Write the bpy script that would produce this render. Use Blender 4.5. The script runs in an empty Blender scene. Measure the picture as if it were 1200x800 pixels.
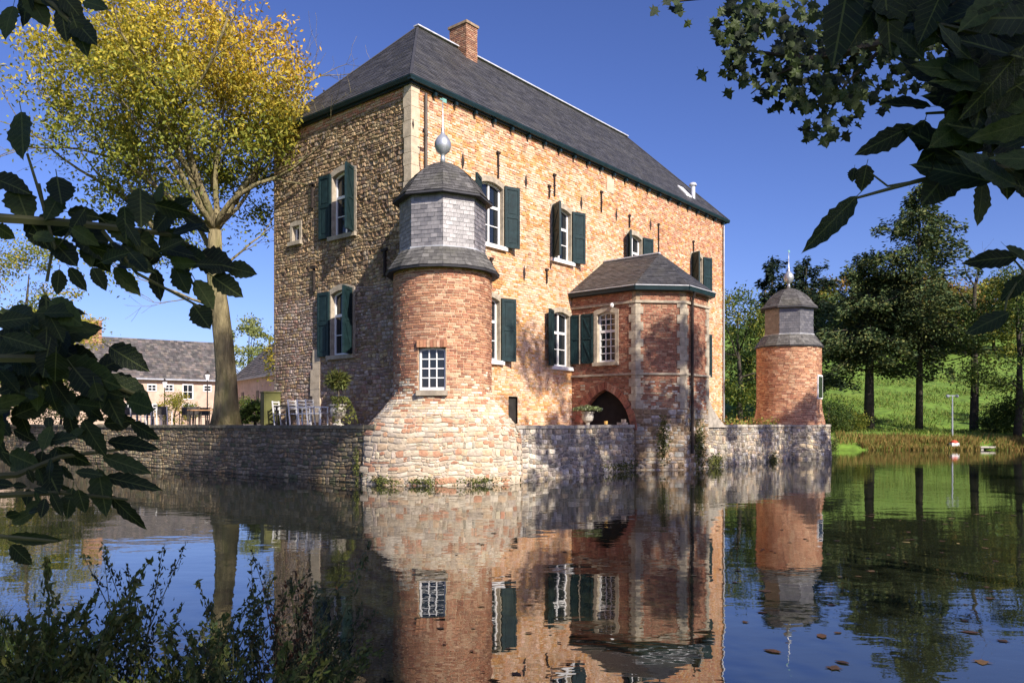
import bpy, math, random
import numpy as np
from mathutils import Vector, Matrix
R = math.radians
rng = random.Random(7)
nr = np.random.default_rng(7)
sc = bpy.context.scene
col = sc.collection

# ------------------------------------------------------------------ camera
F, HX, HY, EYE = 925.0, 600.0, 496.0, 1.76       # focal length in photo pixels, horizon, eye height
cam_d = bpy.data.cameras.new('camera'); cam = bpy.data.objects.new('camera', cam_d); col.objects.link(cam)
cam.location = (0, 0, EYE); cam.rotation_euler = (R(90), 0, 0)
cam_d.sensor_width = 36; cam_d.lens = F / 1200 * 36
cam_d.shift_y = (HY - 400) / 1200; cam_d.clip_end = 3000; cam_d.clip_start = .05
sc.camera = cam
# ------------------------------------------------------------------ light
TH = R(50.2)                                      # castle's long facade against world X
CU, SU = math.cos(TH), math.sin(TH)
SUN_EL = R(35)
sx, sy = -.28, -.96
sun_h = Vector((CU*sx - SU*sy, SU*sx + CU*sy, 0)).normalized()
sun_dir = Vector((sun_h.x*math.cos(SUN_EL), sun_h.y*math.cos(SUN_EL), math.sin(SUN_EL)))
w = bpy.data.worlds.new('World'); sc.world = w; w.use_nodes = True
nt = w.node_tree; bg = nt.nodes['Background']
sky = nt.nodes.new('ShaderNodeTexSky'); sky.sky_type = 'NISHITA'; sky.sun_disc = False
sky.sun_elevation = SUN_EL; sky.sun_rotation = math.atan2(sun_h.x, sun_h.y)
sky.altitude = 200; sky.air_density = 1.0; sky.dust_density = 1.1; sky.ozone_density = 9.0
tint = nt.nodes.new('ShaderNodeMix'); tint.data_type = 'RGBA'; tint.blend_type = 'MULTIPLY'; tint.inputs['Factor'].default_value = 1
tint.inputs['B'].default_value = (1.30*.085, .96*.085, 1.0*.085, 1)      # polarised, slightly violet autumn sky
nt.links.new(sky.outputs[0], tint.inputs['A']); 
gam = nt.nodes.new('ShaderNodeGamma'); gam.inputs[1].default_value = 1.25; nt.links.new(tint.outputs['Result'], gam.inputs[0])   # a polariser's deeper zenith
gain = nt.nodes.new('ShaderNodeVectorMath'); gain.operation = 'SCALE'; gain.inputs['Scale'].default_value = 15; nt.links.new(gam.outputs[0], gain.inputs[0])
nt.links.new(gain.outputs[0], bg.inputs[0]); bg.inputs[1].default_value = .1
sd = bpy.data.lights.new('sun', 'SUN'); so = bpy.data.objects.new('sun', sd); col.objects.link(so)
sd.energy = 4.8; sd.angle = R(.53); sd.color = (1, .92, .83)
so.rotation_euler = (-sun_dir).to_track_quat('-Z', 'Y').to_euler(); so.location = (20, -30, 40)
sc.view_settings.view_transform = 'Standard'; sc.view_settings.look = 'None'
sc.view_settings.exposure = 0.68; sc.view_settings.gamma = 1
sc.cycles.max_bounces = 6; sc.cycles.transparent_max_bounces = 8
sc.cycles.use_denoising = True
sc.cycles.caustics_reflective = False; sc.cycles.caustics_refractive = False

# ------------------------------------------------------------------ helpers
C0 = Vector((-3.19, 25.0, 0))
def LW(u, v, z=0): return Vector((C0.x + CU*u - SU*v, C0.y + SU*u + CU*v, z))
def WL(x, y): return (CU*(x-C0.x) + SU*(y-C0.y), -SU*(x-C0.x) + CU*(y-C0.y))
def at(px, py, Y): return Vector(((px-HX)/F*Y, Y, EYE + (HY-py)/F*Y))
def zpx(py, Y): return EYE + (HY-py)/F*Y
def u_of(px, v=0.0):                              # where a ray meets the plane v = const of the long facade
    r = (px-HX)/F; x0, y0 = C0.x - SU*v, C0.y + CU*v
    return (r*y0 - x0) / (CU - SU*r)
def Yu(u, v=0.0): return C0.y + SU*u + CU*v

def tag(o, label=None, cat=None, group=None, kind=None):
    if label: o['label'] = label
    if cat: o['category'] = cat
    if group: o['group'] = group
    if kind: o['kind'] = kind
    return o
def empty(name, loc=(0, 0, 0), rz=0.0, parent=None):
    o = bpy.data.objects.new(name, None); col.objects.link(o)
    o.location = loc; o.rotation_euler = (0, 0, rz); o.empty_display_size = .2
    if parent: o.parent = parent
    return o
def link(name, me, parent=None, loc=(0, 0, 0), rot=(0, 0, 0), scale=None):
    o = bpy.data.objects.new(name, me); col.objects.link(o)
    o.parent = parent; o.location = loc; o.rotation_euler = rot
    if scale: o.scale = scale
    return o
def np_mesh(name, V, Fc, colors=None, mat=None, smooth=False):
    """V (n,3) and quads or triangles (m,k); per-face colours."""
    V = np.asarray(V, dtype=np.float32); Fc = np.asarray(Fc, dtype=np.int32)
    me = bpy.data.meshes.new(name); k = Fc.shape[1]; m = len(Fc)
    me.vertices.add(len(V)); me.vertices.foreach_set('co', V.ravel())
    me.loops.add(m*k); me.loops.foreach_set('vertex_index', Fc.ravel())
    me.polygons.add(m); me.polygons.foreach_set('loop_start', np.arange(0, m*k, k, dtype=np.int32))
    me.update(calc_edges=True)
    if colors is not None: face_col(me, colors)
    if mat: me.materials.append(mat)
    if smooth: me.polygons.foreach_set('use_smooth', np.ones(m, dtype=bool))
    return me
def face_col(me, colors):
    a = me.attributes.new('Col', 'FLOAT_COLOR', 'FACE')
    c = np.ones((len(me.polygons), 4), dtype=np.float32); c[:, :3] = np.asarray(colors, dtype=np.float32)
    a.data.foreach_set('color', c.ravel())

class MB:
    def __init__(s): s.v = []; s.f = []; s.c = []
    def add(s, vs, fs, c=None):
        n = len(s.v); s.v += [tuple(p) for p in vs]
        for f in fs: s.f.append(tuple(i+n for i in f)); s.c.append(c or (1, 1, 1))
    def box(s, a, b, c=None, M=None):
        (x0, y0, z0), (x1, y1, z1) = a, b
        vs = [(x0,y0,z0),(x1,y0,z0),(x1,y1,z0),(x0,y1,z0),(x0,y0,z1),(x1,y0,z1),(x1,y1,z1),(x0,y1,z1)]
        if M: vs = [M @ Vector(p) for p in vs]
        s.add(vs, [(0,3,2,1),(4,5,6,7),(0,1,5,4),(1,2,6,5),(2,3,7,6),(3,0,4,7)], c)
    def bar(s, p, q, w, h=None, c=None):
        p, q = Vector(p), Vector(q); h = h or w; d = (q-p).normalized()
        a = d.cross(Vector((0, 0, 1))); a = a.normalized() if a.length > 1e-3 else Vector((1, 0, 0))
        b = d.cross(a).normalized(); vs = []
        for e in (p, q):
            for i, j in ((-1,-1),(1,-1),(1,1),(-1,1)): vs.append(e + a*(i*w/2) + b*(j*h/2))
        s.add(vs, [(3,2,1,0),(4,5,6,7),(0,1,5,4),(1,2,6,5),(2,3,7,6),(3,0,4,7)], c)
    def tube(s, pts, rads, n=6, c=None, cap=True):
        pts = [Vector(p) for p in pts]; base = len(s.v); m = len(pts); ref = Vector((.31, .2, .93)).normalized()
        vs = []
        for i, p in enumerate(pts):
            d = (pts[min(i+1, m-1)] - pts[max(i-1, 0)]).normalized()
            a = d.cross(ref)
            if a.length < .05: a = d.cross(Vector((1, 0, 0)))
            a.normalize(); b = d.cross(a)
            for k in range(n):
                t = 2*math.pi*k/n; vs.append(p + (a*math.cos(t) + b*math.sin(t))*rads[i])
        fs = [(i*n+k, i*n+(k+1) % n, (i+1)*n+(k+1) % n, (i+1)*n+k) for i in range(m-1) for k in range(n)]
        if cap: fs += [tuple(range(n))[::-1], tuple((m-1)*n+k for k in range(n))]
        s.add(vs, fs, c)
    def lathe(s, prof, n=16, c=None, ctr=(0, 0, 0), a0=0.0):
        vs = []; m = len(prof)
        for r, z in prof:
            for k in range(n):
                t = a0 + 2*math.pi*k/n; vs.append((ctr[0]+r*math.cos(t), ctr[1]+r*math.sin(t), ctr[2]+z))
        fs = [(i*n+k, i*n+(k+1) % n, (i+1)*n+(k+1) % n, (i+1)*n+k) for i in range(m-1) for k in range(n)]
        fs += [tuple(range(n))[::-1], tuple((m-1)*n+k for k in range(n))]
        s.add(vs, fs, c)
    def prism(s, poly, z0, z1, c=None):
        n = len(poly); vs = [(x, y, z0) for x, y in poly] + [(x, y, z1) for x, y in poly]
        s.add(vs, [tuple(range(n))[::-1], tuple(range(n, 2*n))] + [(k, (k+1) % n, n+(k+1) % n, n+k) for k in range(n)], c)
    def mesh(s, name, mat=None, smooth=False, colors=False):
        me = bpy.data.meshes.new(name); me.from_pydata(s.v, [], s.f)
        if colors: face_col(me, s.c)
        if mat: me.materials.append(mat)
        if smooth: me.polygons.foreach_set('use_smooth', [True]*len(me.polygons))
        return me
    def build(s, name, mat, parent=None, loc=(0, 0, 0), rz=0.0, smooth=False, colors=False):
        return link(name, s.mesh(name, mat, smooth, colors), parent, loc, (0, 0, rz))

# ------------------------------------------------------------------ materials
def mk(name, base=(.5, .5, .5), rough=.8, var=.25, scale=6.0, bump=.0, bscale=None, attr=False, rand=None, metallic=0.0,
       stain=0.0, stain_scale=.5, stain_col=(.05, .05, .04), spec=.3, trans=0.0, detail=5):
    m = bpy.data.materials.new(name); m.use_nodes = True; t = m.node_tree; N, L = t.nodes, t.links
    b = N['Principled BSDF']; b.inputs['Roughness'].default_value = rough; b.inputs['Metallic'].default_value = metallic
    b.inputs['Specular IOR Level'].default_value = spec
    tc = N.new('ShaderNodeTexCoord')
    if attr:
        a = N.new('ShaderNodeAttribute'); a.attribute_name = 'Col'; src = a.outputs['Color']
    elif rand:
        oi = N.new('ShaderNodeObjectInfo'); cr = N.new('ShaderNodeValToRGB'); cr.color_ramp.interpolation = 'CONSTANT'
        e = cr.color_ramp.elements
        while len(e) < len(rand): e.new(.5)
        for i, c in enumerate(rand): e[i].position = i/len(rand); e[i].color = (*c, 1)
        L.new(oi.outputs['Random'], cr.inputs[0]); src = cr.outputs[0]
    else:
        rgb = N.new('ShaderNodeRGB'); rgb.outputs[0].default_value = (*base, 1); src = rgb.outputs[0]
    nz = N.new('ShaderNodeTexNoise'); nz.inputs['Scale'].default_value = scale; nz.inputs['Detail'].default_value = detail
    L.new(tc.outputs['Object'], nz.inputs['Vector'])
    mr = N.new('ShaderNodeMapRange'); mr.inputs['From Min'].default_value = .3; mr.inputs['From Max'].default_value = .7
    mr.inputs['To Min'].default_value = 1-var; mr.inputs['To Max'].default_value = 1+var
    L.new(nz.outputs['Fac'], mr.inputs['Value'])
    mx = N.new('ShaderNodeVectorMath'); mx.operation = 'SCALE'; L.new(src, mx.inputs[0]); L.new(mr.outputs[0], mx.inputs['Scale'])
    out = mx.outputs[0]
    if stain > 0:
        n2 = N.new('ShaderNodeTexNoise'); n2.inputs['Scale'].default_value = stain_scale; n2.inputs['Detail'].default_value = 7
        n2.inputs['Roughness'].default_value = .65
        L.new(tc.outputs['Object'], n2.inputs['Vector'])
        r2 = N.new('ShaderNodeMapRange'); r2.inputs['From Min'].default_value = .48; r2.inputs['From Max'].default_value = .72
        r2.inputs['To Max'].default_value = stain; L.new(n2.outputs['Fac'], r2.inputs['Value'])
        mm = N.new('ShaderNodeMix'); mm.data_type = 'RGBA'; L.new(r2.outputs[0], mm.inputs['Factor'])
        L.new(out, mm.inputs['A']); mm.inputs['B'].default_value = (*stain_col, 1); out = mm.outputs['Result']
    L.new(out, b.inputs['Base Color'])
    if bump:
        nb = N.new('ShaderNodeTexNoise'); nb.inputs['Scale'].default_value = bscale or scale*4; nb.inputs['Detail'].default_value = 4
        L.new(tc.outputs['Object'], nb.inputs['Vector'])
        bp = N.new('ShaderNodeBump'); bp.inputs['Strength'].default_value = bump; bp.inputs['Distance'].default_value = .02
        L.new(nb.outputs['Fac'], bp.inputs['Height']); L.new(bp.outputs[0], b.inputs['Normal'])
    if trans:
        tr = N.new('ShaderNodeBsdfTranslucent'); L.new(out, tr.inputs['Color'])
        ms = N.new('ShaderNodeMixShader'); ms.inputs[0].default_value = trans
        L.new(b.outputs[0], ms.inputs[1]); L.new(tr.outputs[0], ms.inputs[2]); L.new(ms.outputs[0], N['Material Output'].inputs[0])
    return m

M = {}
M['brick'] = mk('brick', attr=True, rough=.9, var=.22, scale=14, bump=.35, bscale=60, stain=.4, stain_scale=.7, stain_col=(.26, .16, .10))
M['stone'] = mk('stone', attr=True, rough=.92, var=.3, scale=9, bump=.6, bscale=30, stain=.4, stain_scale=.6, stain_col=(.10, .085, .07))
STN = [(.30,.20,.11),(.24,.16,.09),(.41,.29,.16),(.27,.21,.15),(.18,.12,.08),(.35,.25,.13),(.45,.34,.20)]
WST = [(.62,.53,.38),(.50,.42,.31),(.70,.62,.47),(.42,.36,.28),(.55,.42,.27),(.36,.30,.24),(.48,.44,.38)]
M['stone_rand'] = mk('stone_rand', rand=STN, rough=.92, var=.35, scale=3, bump=.5, bscale=6)
M['wstone_rand'] = mk('wstone_rand', rand=WST, rough=.92, var=.35, scale=3, bump=.5, bscale=6)
M['mortar'] = mk('mortar', (.60, .46, .29), .95, .25, 8, .4)
M['mortar_dark'] = mk('mortar_dark', (.30, .22, .14), .95, .3, 8, .4)
M['mortar_moss_shade'] = mk('mortar_moss_shade', (.17, .15, .10), .95, .35, 5, .5, stain=.5, stain_col=(.09, .10, .04))  # darkened to carry the left wall's shade, with a green moss stain
M['mortar_pale'] = mk('mortar_pale', (.56, .47, .34), .95, .25, 4, .5, stain=.5, stain_scale=.8, stain_col=(.34, .27, .19))
M['mortar_wall'] = mk('mortar_wall', (.44, .39, .31), .95, .35, 5, .5, stain=.6, stain_col=(.1, .09, .07))
M['quoin'] = mk('quoin', (.56, .46, .32), .9, .25, 4, .3, stain=.4, stain_col=(.25, .19, .12))
M['stonetrim'] = mk('stonetrim', (.40, .34, .25), .9, .25, 6, .3, stain=.35, stain_scale=2, stain_col=(.18, .14, .10))
M['slate'] = mk('slate', attr=True, rough=.5, var=.25, scale=5, bump=.3, bscale=25, spec=.45, stain=.55, stain_scale=1.1, stain_col=(.095, .088, .068))
M['slate_sheen'] = mk('slate_sheen', attr=True, rough=.40, var=.25, scale=5, bump=.2, bscale=25, spec=.9, stain=.3, stain_scale=1.5, stain_col=(.09, .085, .075))
_b = M['slate_sheen'].node_tree.nodes['Principled BSDF']; _b.inputs['Coat Weight'].default_value = .35; _b.inputs['Coat Roughness'].default_value = .36; _b.inputs['Coat IOR'].default_value = 1.7
M['roofbase'] = mk('roofbase', (.04, .04, .045), .7, .2, 5)
M['moss'] = mk('moss_slate', attr=True, rough=.65, var=.3, scale=6, bump=.3, stain=.45, stain_scale=1.5, stain_col=(.085, .082, .05))
M['lead'] = mk('lead', (.55, .56, .58), .55, .2, 5, .1, metallic=.2)
M['gutter'] = mk('gutter', (.009, .024, .029), .45, .2, 3, .05)
M['shutter'] = mk('shutter', (.008, .024, .026), .55, .3, 5, .15, stain=.5, stain_scale=2.5, stain_col=(.022, .042, .042))
M['white'] = mk('white_paint', (.80, .79, .76), .5, .06, 5, .05)
M['glass'] = mk('glass', (.012, .016, .02), .04, .3, 2, spec=.7)
M['iron'] = mk('iron', (.03, .022, .018), .75, .35, 12, .2)
M['zinc'] = mk('zinc', (.42, .44, .46), .42, .2, 4, .05, metallic=.6)
M['pipe'] = mk('pipe', (.10, .085, .07), .6, .25, 4)
M['dark'] = mk('dark_interior', (.03, .026, .022), .95, .2, 4)  # near-black colour stands in for the shade inside openings
M['bark'] = mk('bark', (.20, .165, .085), .95, .5, 5, 1.0, 18, stain=.7, stain_scale=1.6, stain_col=(.15, .16, .045))
def stretch(m, z):
    t = m.node_tree; tc_ = next(n for n in t.nodes if n.type == 'TEX_COORD'); mp_ = t.nodes.new('ShaderNodeMapping'); mp_.inputs['Scale'].default_value = (1, 1, z)
    for l in list(tc_.outputs['Object'].links): t.links.new(mp_.outputs[0], l.to_socket)
    t.links.new(tc_.outputs['Object'], mp_.inputs[0])
    for n in t.nodes:
        if n.type == 'BUMP': n.inputs['Distance'].default_value = .08
stretch(M['bark'], .22)
M['bark_dark'] = mk('bark_dark', (.06, .05, .038), .95, .4, 4, .6, 16)
M['bark_mid'] = mk('bark_mid', (.12, .10, .07), .95, .4, 4, .6, 16)
M['leaf'] = mk('leaf_card', attr=True, rough=.6, var=.15, scale=2, trans=.32, spec=.25)
M['needle'] = mk('needle_card', attr=True, rough=.7, var=.2, scale=2, trans=.12, spec=.2)
M['bigleaf'] = mk('big_leaf', rand=[(.014,.024,.007),(.010,.018,.005),(.020,.034,.009),(.012,.022,.006),(.030,.048,.012),(.016,.028,.007),(.048,.07,.016)], rough=.52, var=.3, scale=12, bump=.3, bscale=45, trans=.14, spec=.25)  # lightest greens stand for sunlit leaves, the others darkened for shade
def veins(m):
    t = m.node_tree; N, L = t.nodes, t.links; b_ = N['Principled BSDF']; src = b_.inputs['Base Color'].links[0].from_socket
    tc_ = N.new('ShaderNodeTexCoord'); sp_ = N.new('ShaderNodeSeparateXYZ'); L.new(tc_.outputs['Object'], sp_.inputs[0])
    def mth(op, a, b=None):
        n = N.new('ShaderNodeMath'); n.operation = op
        for i, v in enumerate((a, b)):
            if v is None: continue
            if hasattr(v, 'links') or hasattr(v, 'is_linked'): L.new(v, n.inputs[i])
            else: n.inputs[i].default_value = v
        return n.outputs[0]
    ay = mth('ABSOLUTE', sp_.outputs[1]); mid = mth('LESS_THAN', ay, .012)
    fr = mth('FRACT', mth('MULTIPLY', mth('SUBTRACT', sp_.outputs[0], mth('MULTIPLY', ay, .9)), 9.0)); side = mth('LESS_THAN', fr, .12)
    k = mth('MAXIMUM', mid, mth('MULTIPLY', side, .45))
    mx_ = N.new('ShaderNodeMix'); mx_.data_type = 'RGBA'; L.new(k, mx_.inputs['Factor']); L.new(src, mx_.inputs['A']); mx_.inputs['B'].default_value = (.09, .11, .03, 1)
    for l in list(src.links):
        if l.to_node != mx_: L.new(mx_.outputs['Result'], l.to_socket)
M['maple_leaf'] = M['bigleaf'].copy(); veins(M['bigleaf'])
M['deadleaf'] = mk('dead_leaf', rand=[(.09,.045,.02),(.06,.03,.015),(.13,.075,.03),(.045,.025,.015),(.22,.17,.06),(.07,.04,.02)], rough=.6, var=.3, scale=14, trans=.1)
M['stem'] = mk('stem', (.10, .10, .04), .7, .3, 8)
M['grass'] = mk('grass_ground', (.11, .19, .022), .95, .5, 1.6, .9, 9, stain=.7, stain_scale=.3, stain_col=(.20, .26, .035), detail=9)
M['blade'] = mk('grass_blade', attr=True, rough=.7, var=.15, trans=.3)
M['terrace'] = mk('terrace_gravel', (.33, .28, .22), .95, .25, 3, .5, 40)
M['farm'] = mk('farm_brick', (.52, .38, .29), .9, .2, 2, .2, stain=.4, stain_scale=.5, stain_col=(.35, .2, .13))
M['tile'] = mk('farm_tile', attr=True, rough=.75, var=.3, scale=3, bump=.2)
M['chair_w'] = mk('chair_white', (.75, .74, .70), .5, .1, 4)
M['chair_d'] = mk('chair_dark', (.05, .045, .04), .6, .2, 4)
M['wood'] = mk('wood', (.48, .26, .12), .6, .25, 5, .1)
M['cab'] = mk('cabinet_green', (.10, .10, .025), .5, .2, 3, .05)
M['urn'] = mk('urn_stone', (.48, .44, .36), .9, .25, 8, .3)
M['red'] = mk('red_paint', (.55, .08, .04), .5, .15, 5)
M['copper'] = mk('copper_green', (.18, .38, .32), .6, .2, 6)
M['amber'] = mk('amber_glass', (.75, .45, .12), .3, .1, 5)

# water: a real dielectric-looking sheet, murky below, small ripples
m = bpy.data.materials.new('water'); m.use_nodes = True; t = m.node_tree; N, L = t.nodes, t.links
b = N['Principled BSDF']; b.inputs['Base Color'].default_value = (.016, .019, .010, 1); b.inputs['Roughness'].default_value = .015
b.inputs['IOR'].default_value = 2.8; b.inputs['Specular IOR Level'].default_value = .5
tc = N.new('ShaderNodeTexCoord')
def wn(scale, stretch, det):
    mp = N.new('ShaderNodeMapping'); mp.inputs['Scale'].default_value = (scale, scale*stretch, scale); L.new(tc.outputs['Object'], mp.inputs[0])
    z = N.new('ShaderNodeTexNoise'); z.inputs['Scale'].default_value = 1; z.inputs['Detail'].default_value = det; L.new(mp.outputs[0], z.inputs[0]); return z.outputs['Fac']
ad = N.new('ShaderNodeMath'); ad.operation = 'MULTIPLY_ADD'; L.new(wn(3.2, 1.5, 2), ad.inputs[0]); ad.inputs[1].default_value = .32; L.new(wn(.8, 1.6, 1), ad.inputs[2])
bp = N.new('ShaderNodeBump'); bp.inputs['Strength'].default_value = .09; bp.inputs['Distance'].default_value = .05
L.new(ad.outputs[0], bp.inputs['Height']); L.new(bp.outputs[0], b.inputs['Normal'])
M['water'] = m

# ------------------------------------------------------------------ ground, water, terrace
def sstep(a, b_, x): t_ = np.clip((x-a)/(b_-a), 0, 1); return t_*t_*(3-2*t_)
def terrain(x, y):
    x = np.asarray(x, float); y = np.asarray(y, float)
    u = CU*(x-C0.x) + SU*(y-C0.y); v = -SU*(x-C0.x) + CU*(y-C0.y)
    wob = .5*np.sin(x*.7+1) + .4*np.sin(y*.9) + .25*np.sin(x*1.9+y*1.3)
    mo = np.minimum(np.minimum(u + 14.9 + .4*wob, (.66*y + 5.0 - x)/1.2 + .5*wob), 52.3 + .8*wob - y)
    far = sstep(45, 49, v) * sstep(-3, -1, u)                         # land behind the terrace
    far = np.maximum(far, sstep(-16.0, -18.0, u)*0)
    land = .28 + .05*wob + .85*sstep(52, 57, y)*sstep(-8, 4, x)
    hill = .20*np.clip(y-62, 0, 95)*sstep(-5, 30, x-.05*y) + .05*np.clip(y-130, 0, 200)*sstep(30, -60, x)
    land = land + hill + np.where((u > -3), 1.35*far, 0)
    land = land + .6*sstep(-16, -22, u)*sstep(60, 20, y)
    z = -1.3 + (land + 1.3)*sstep(.9, -.9, mo)
    z = np.where((far > .02) & (mo > -.9), np.maximum(z, -1.3 + 2.95*far), z)
    return z
def axis(lo, hi, a, b_, st):
    core = list(np.arange(a, b_, st)); s = st; x = a; left = []
    while x > lo: s *= 1.35; x -= s; left.append(x)
    s = st; x = core[-1]; right = []
    while x < hi: s *= 1.35; x += s; right.append(x)
    return np.array(left[::-1] + core + right)
X = axis(-900, 900, -45, 60, .8); Y = axis(-120, 1500, -14, 110, .8)
gx, gy = np.meshgrid(X, Y); gz = terrain(gx, gy)
nx, ny = len(X), len(Y)
idx = np.arange(nx*ny).reshape(ny, nx)
fq = np.stack([idx[:-1, :-1], idx[:-1, 1:], idx[1:, 1:], idx[1:, :-1]], -1).reshape(-1, 4)
g = link('ground', np_mesh('ground', np.stack([gx, gy, gz], -1).reshape(-1, 3), fq, mat=M['grass'], smooth=True))
tag(g, 'green grassy ground of the banks and the far hillside', 'ground', kind='structure')
def gz_at(x, y): return float(terrain(x, y))

mb = MB(); mb.add([(-140, -6, 0), (60, -6, 0), (60, 60, 0), (-140, 60, 0), (-140, 140, 0)], [(0, 1, 2, 3), ])
wt = mb.build('moat_water', M['water']); tag(wt, 'still dark moat water mirroring the castle', 'water', kind='structure')
WALL_U, WALL_V, WALL_V2, UEND, WTOP = -2.1, -2.7, -4.1, 24.6, 1.70
mb = MB()
poly = [(WALL_U+.3, -1.0), (-.6, -2.4), (1.5, -2.95), (8.7, WALL_V+.35), (13.0, WALL_V2+.5), (UEND-.4, WALL_V2+.5), (UEND-.4, 48), (70, 48), (70, 56), (WALL_U+.3, 56)]
mb.prism(poly, -1, WTOP-.04)
te = mb.build('terrace', M['terrace'], None, C0, TH); tag(te, 'gravel terrace round the castle behind the moat wall', 'terrace', kind='structure')

from mathutils import noise as mn
# ------------------------------------------------------------------ masonry makers
def pick(pal, j=.12, r=rng):
    c = r.choice(pal); k = 1 + r.uniform(-j, j); return (c[0]*k, c[1]*k*(1+r.uniform(-.04, .04)), c[2]*k)
def free(a, b_, cuts):
    seg = [(a, b_)]
    for c0, c1 in cuts:
        n = []
        for s0, s1 in seg:
            if c1 <= s0 or c0 >= s1: n.append((s0, s1)); continue
            if c0 > s0: n.append((s0, c0))
            if c1 < s1: n.append((c1, s1))
        seg = n
    return seg
def bricks(mb, s0, s1, z0, z1, mp, cuts, colf, bl=.22, bh=.072, jt=.011, proud=.009, r=rng):
    """lay single bricks in courses on a surface mp(s, z, out)"""
    n = max(1, round((z1-z0)/bh)); bh = (z1-z0)/n
    for k in range(n):
        za, zb = z0+k*bh, z0+(k+1)*bh-jt; zm = (za+zb)/2
        for a, b_ in free(s0, s1, cuts(zm)):
            x = a - (bl/2 if k % 2 else 0) - r.uniform(0, .03)
            while x < b_:
                l = bl*r.choice((1, 1, 1, .52)) * r.uniform(.92, 1.08)
                xa, xb = max(x, a), min(x+l-jt, b_)
                x += l
                if xb-xa < .03: continue
                d = r.uniform(-proud*.5, proud); q = .006; jz = r.uniform(-.004, .004)
                P = [mp(xa, za+jz, -.03), mp(xb, za+jz, -.03), mp(xb, zb+jz, -.03), mp(xa, zb+jz, -.03),
                     mp(xa+q, za+q+jz, d), mp(xb-q, za+q+jz, d), mp(xb-q, zb-q+jz, d), mp(xa+q, zb-q+jz, d)]
                mb.add(P, [(4, 5, 6, 7), (0, 1, 5, 4), (1, 2, 6, 5), (2, 3, 7, 6), (3, 0, 4, 7)], colf(xa, zm))
def sheet(mb, s0, s1, z0, z1, holes, mp, d, ns=1):
    """mortar bed with rectangular holes; ns > 1 divides along s for curved surfaces"""
    ss = sorted({s0, s1, *[h[i] for h in holes for i in (0, 1) if s0 < h[i] < s1], *[s0+(s1-s0)*k/ns for k in range(ns)]})
    zs = sorted({z0, z1, *[h[i] for h in holes for i in (2, 3) if z0 < h[i] < z1]})
    if ns > 1: zs = sorted({*zs, *[z0+(z1-z0)*k/36 for k in range(36)]})
    for i in range(len(ss)-1):
        for j in range(len(zs)-1):
            sm, zm = (ss[i]+ss[i+1])/2, (zs[j]+zs[j+1])/2
            if any(h[0] < sm < h[1] and h[2] < zm < h[3] for h in holes): continue
            mb.add([mp(ss[i], zs[j], d), mp(ss[i+1], zs[j], d), mp(ss[i+1], zs[j+1], d), mp(ss[i], zs[j+1], d)], [(0, 1, 2, 3)])
def stone_unit(r):
    """irregular rubble stone filling the unit square in x and z, bulging towards -y"""
    o = []
    for cx, cz in ((-.5, -.5), (.5, -.5), (.5, .5), (-.5, .5)):
        k1, k2 = r.uniform(.08, .40), r.uniform(.08, .40); s_ = (1 if cx > 0 else -1); t_ = (1 if cz > 0 else -1)
        a = (cx - s_*k1, cz - t_*r.uniform(0, .07)); b_ = (cx - s_*r.uniform(0, .07), cz - t_*k2)
        o += [a, b_] if s_*t_ < 0 and False else ([b_, a] if s_*t_ > 0 else [a, b_])
    o.sort(key=lambda p: math.atan2(p[1], p[0]))
    n = len(o); tx, tz = r.uniform(-.2, .2), r.uniform(-.2, .2)
    vs = [(x, .9, z) for x, z in o] + [(x, .0, z) for x, z in o] + [(x*.72, -.75 + tx*x*2 + tz*z*2, z*.68) for x, z in o]
    fs = [(i, (i+1) % n, n+(i+1) % n, n+i) for i in range(n)] + [(n+i, n+(i+1) % n, 2*n+(i+1) % n, 2*n+i) for i in range(n)] + [tuple(range(2*n, 3*n))]
    return vs, fs
UNITS = [stone_unit(rng) for _ in range(14)]
def unit_meshes(mat, tagname):
    out = []
    for i, (vs, fs) in enumerate(UNITS):
        me = bpy.data.meshes.new('stone'); me.from_pydata(vs, [], fs); me.materials.append(mat)
        out.append(me)
    return out
def rubble(s0, s1, z0, z1, cuts, hmin, hmax, wmin, wmax, r=rng):
    out = []; z = z0
    while z < z1-.05:
        h = min(r.uniform(hmin, hmax), z1-z)
        if z1-z-h < hmin*.6: h = z1-z
        for a, b_ in free(s0, s1, cuts(z+h/2)):
            x = a
            while x < b_-.04:
                w_ = r.uniform(wmin, wmax) * (1.0 if r.random() < .8 else .6)
                if b_-x-w_ < wmin*.5: w_ = b_-x
                if r.random() < .22 and h > hmin*1.25:
                    k = r.uniform(.4, .6); out += [(x, x+w_, z, z+h*k), (x, x+w_, z+h*k, z+h)]
                else: out.append((x, x+w_, z + r.uniform(-.012, .012), z+h + r.uniform(-.012, .012)))
                x += w_
        z += h
    return out
def warped(mp, amp=.07, f=.8):
    def g_(s, z, d):
        k = min(1, max(0, (z+.2)/.5))*amp; return mp(s + .5*amp*mn.noise((s*f*1.7, z*f*1.7, 9.1)), z + k*mn.noise((s*f, z*f*1.3, 4.2)), d)
    return g_
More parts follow.
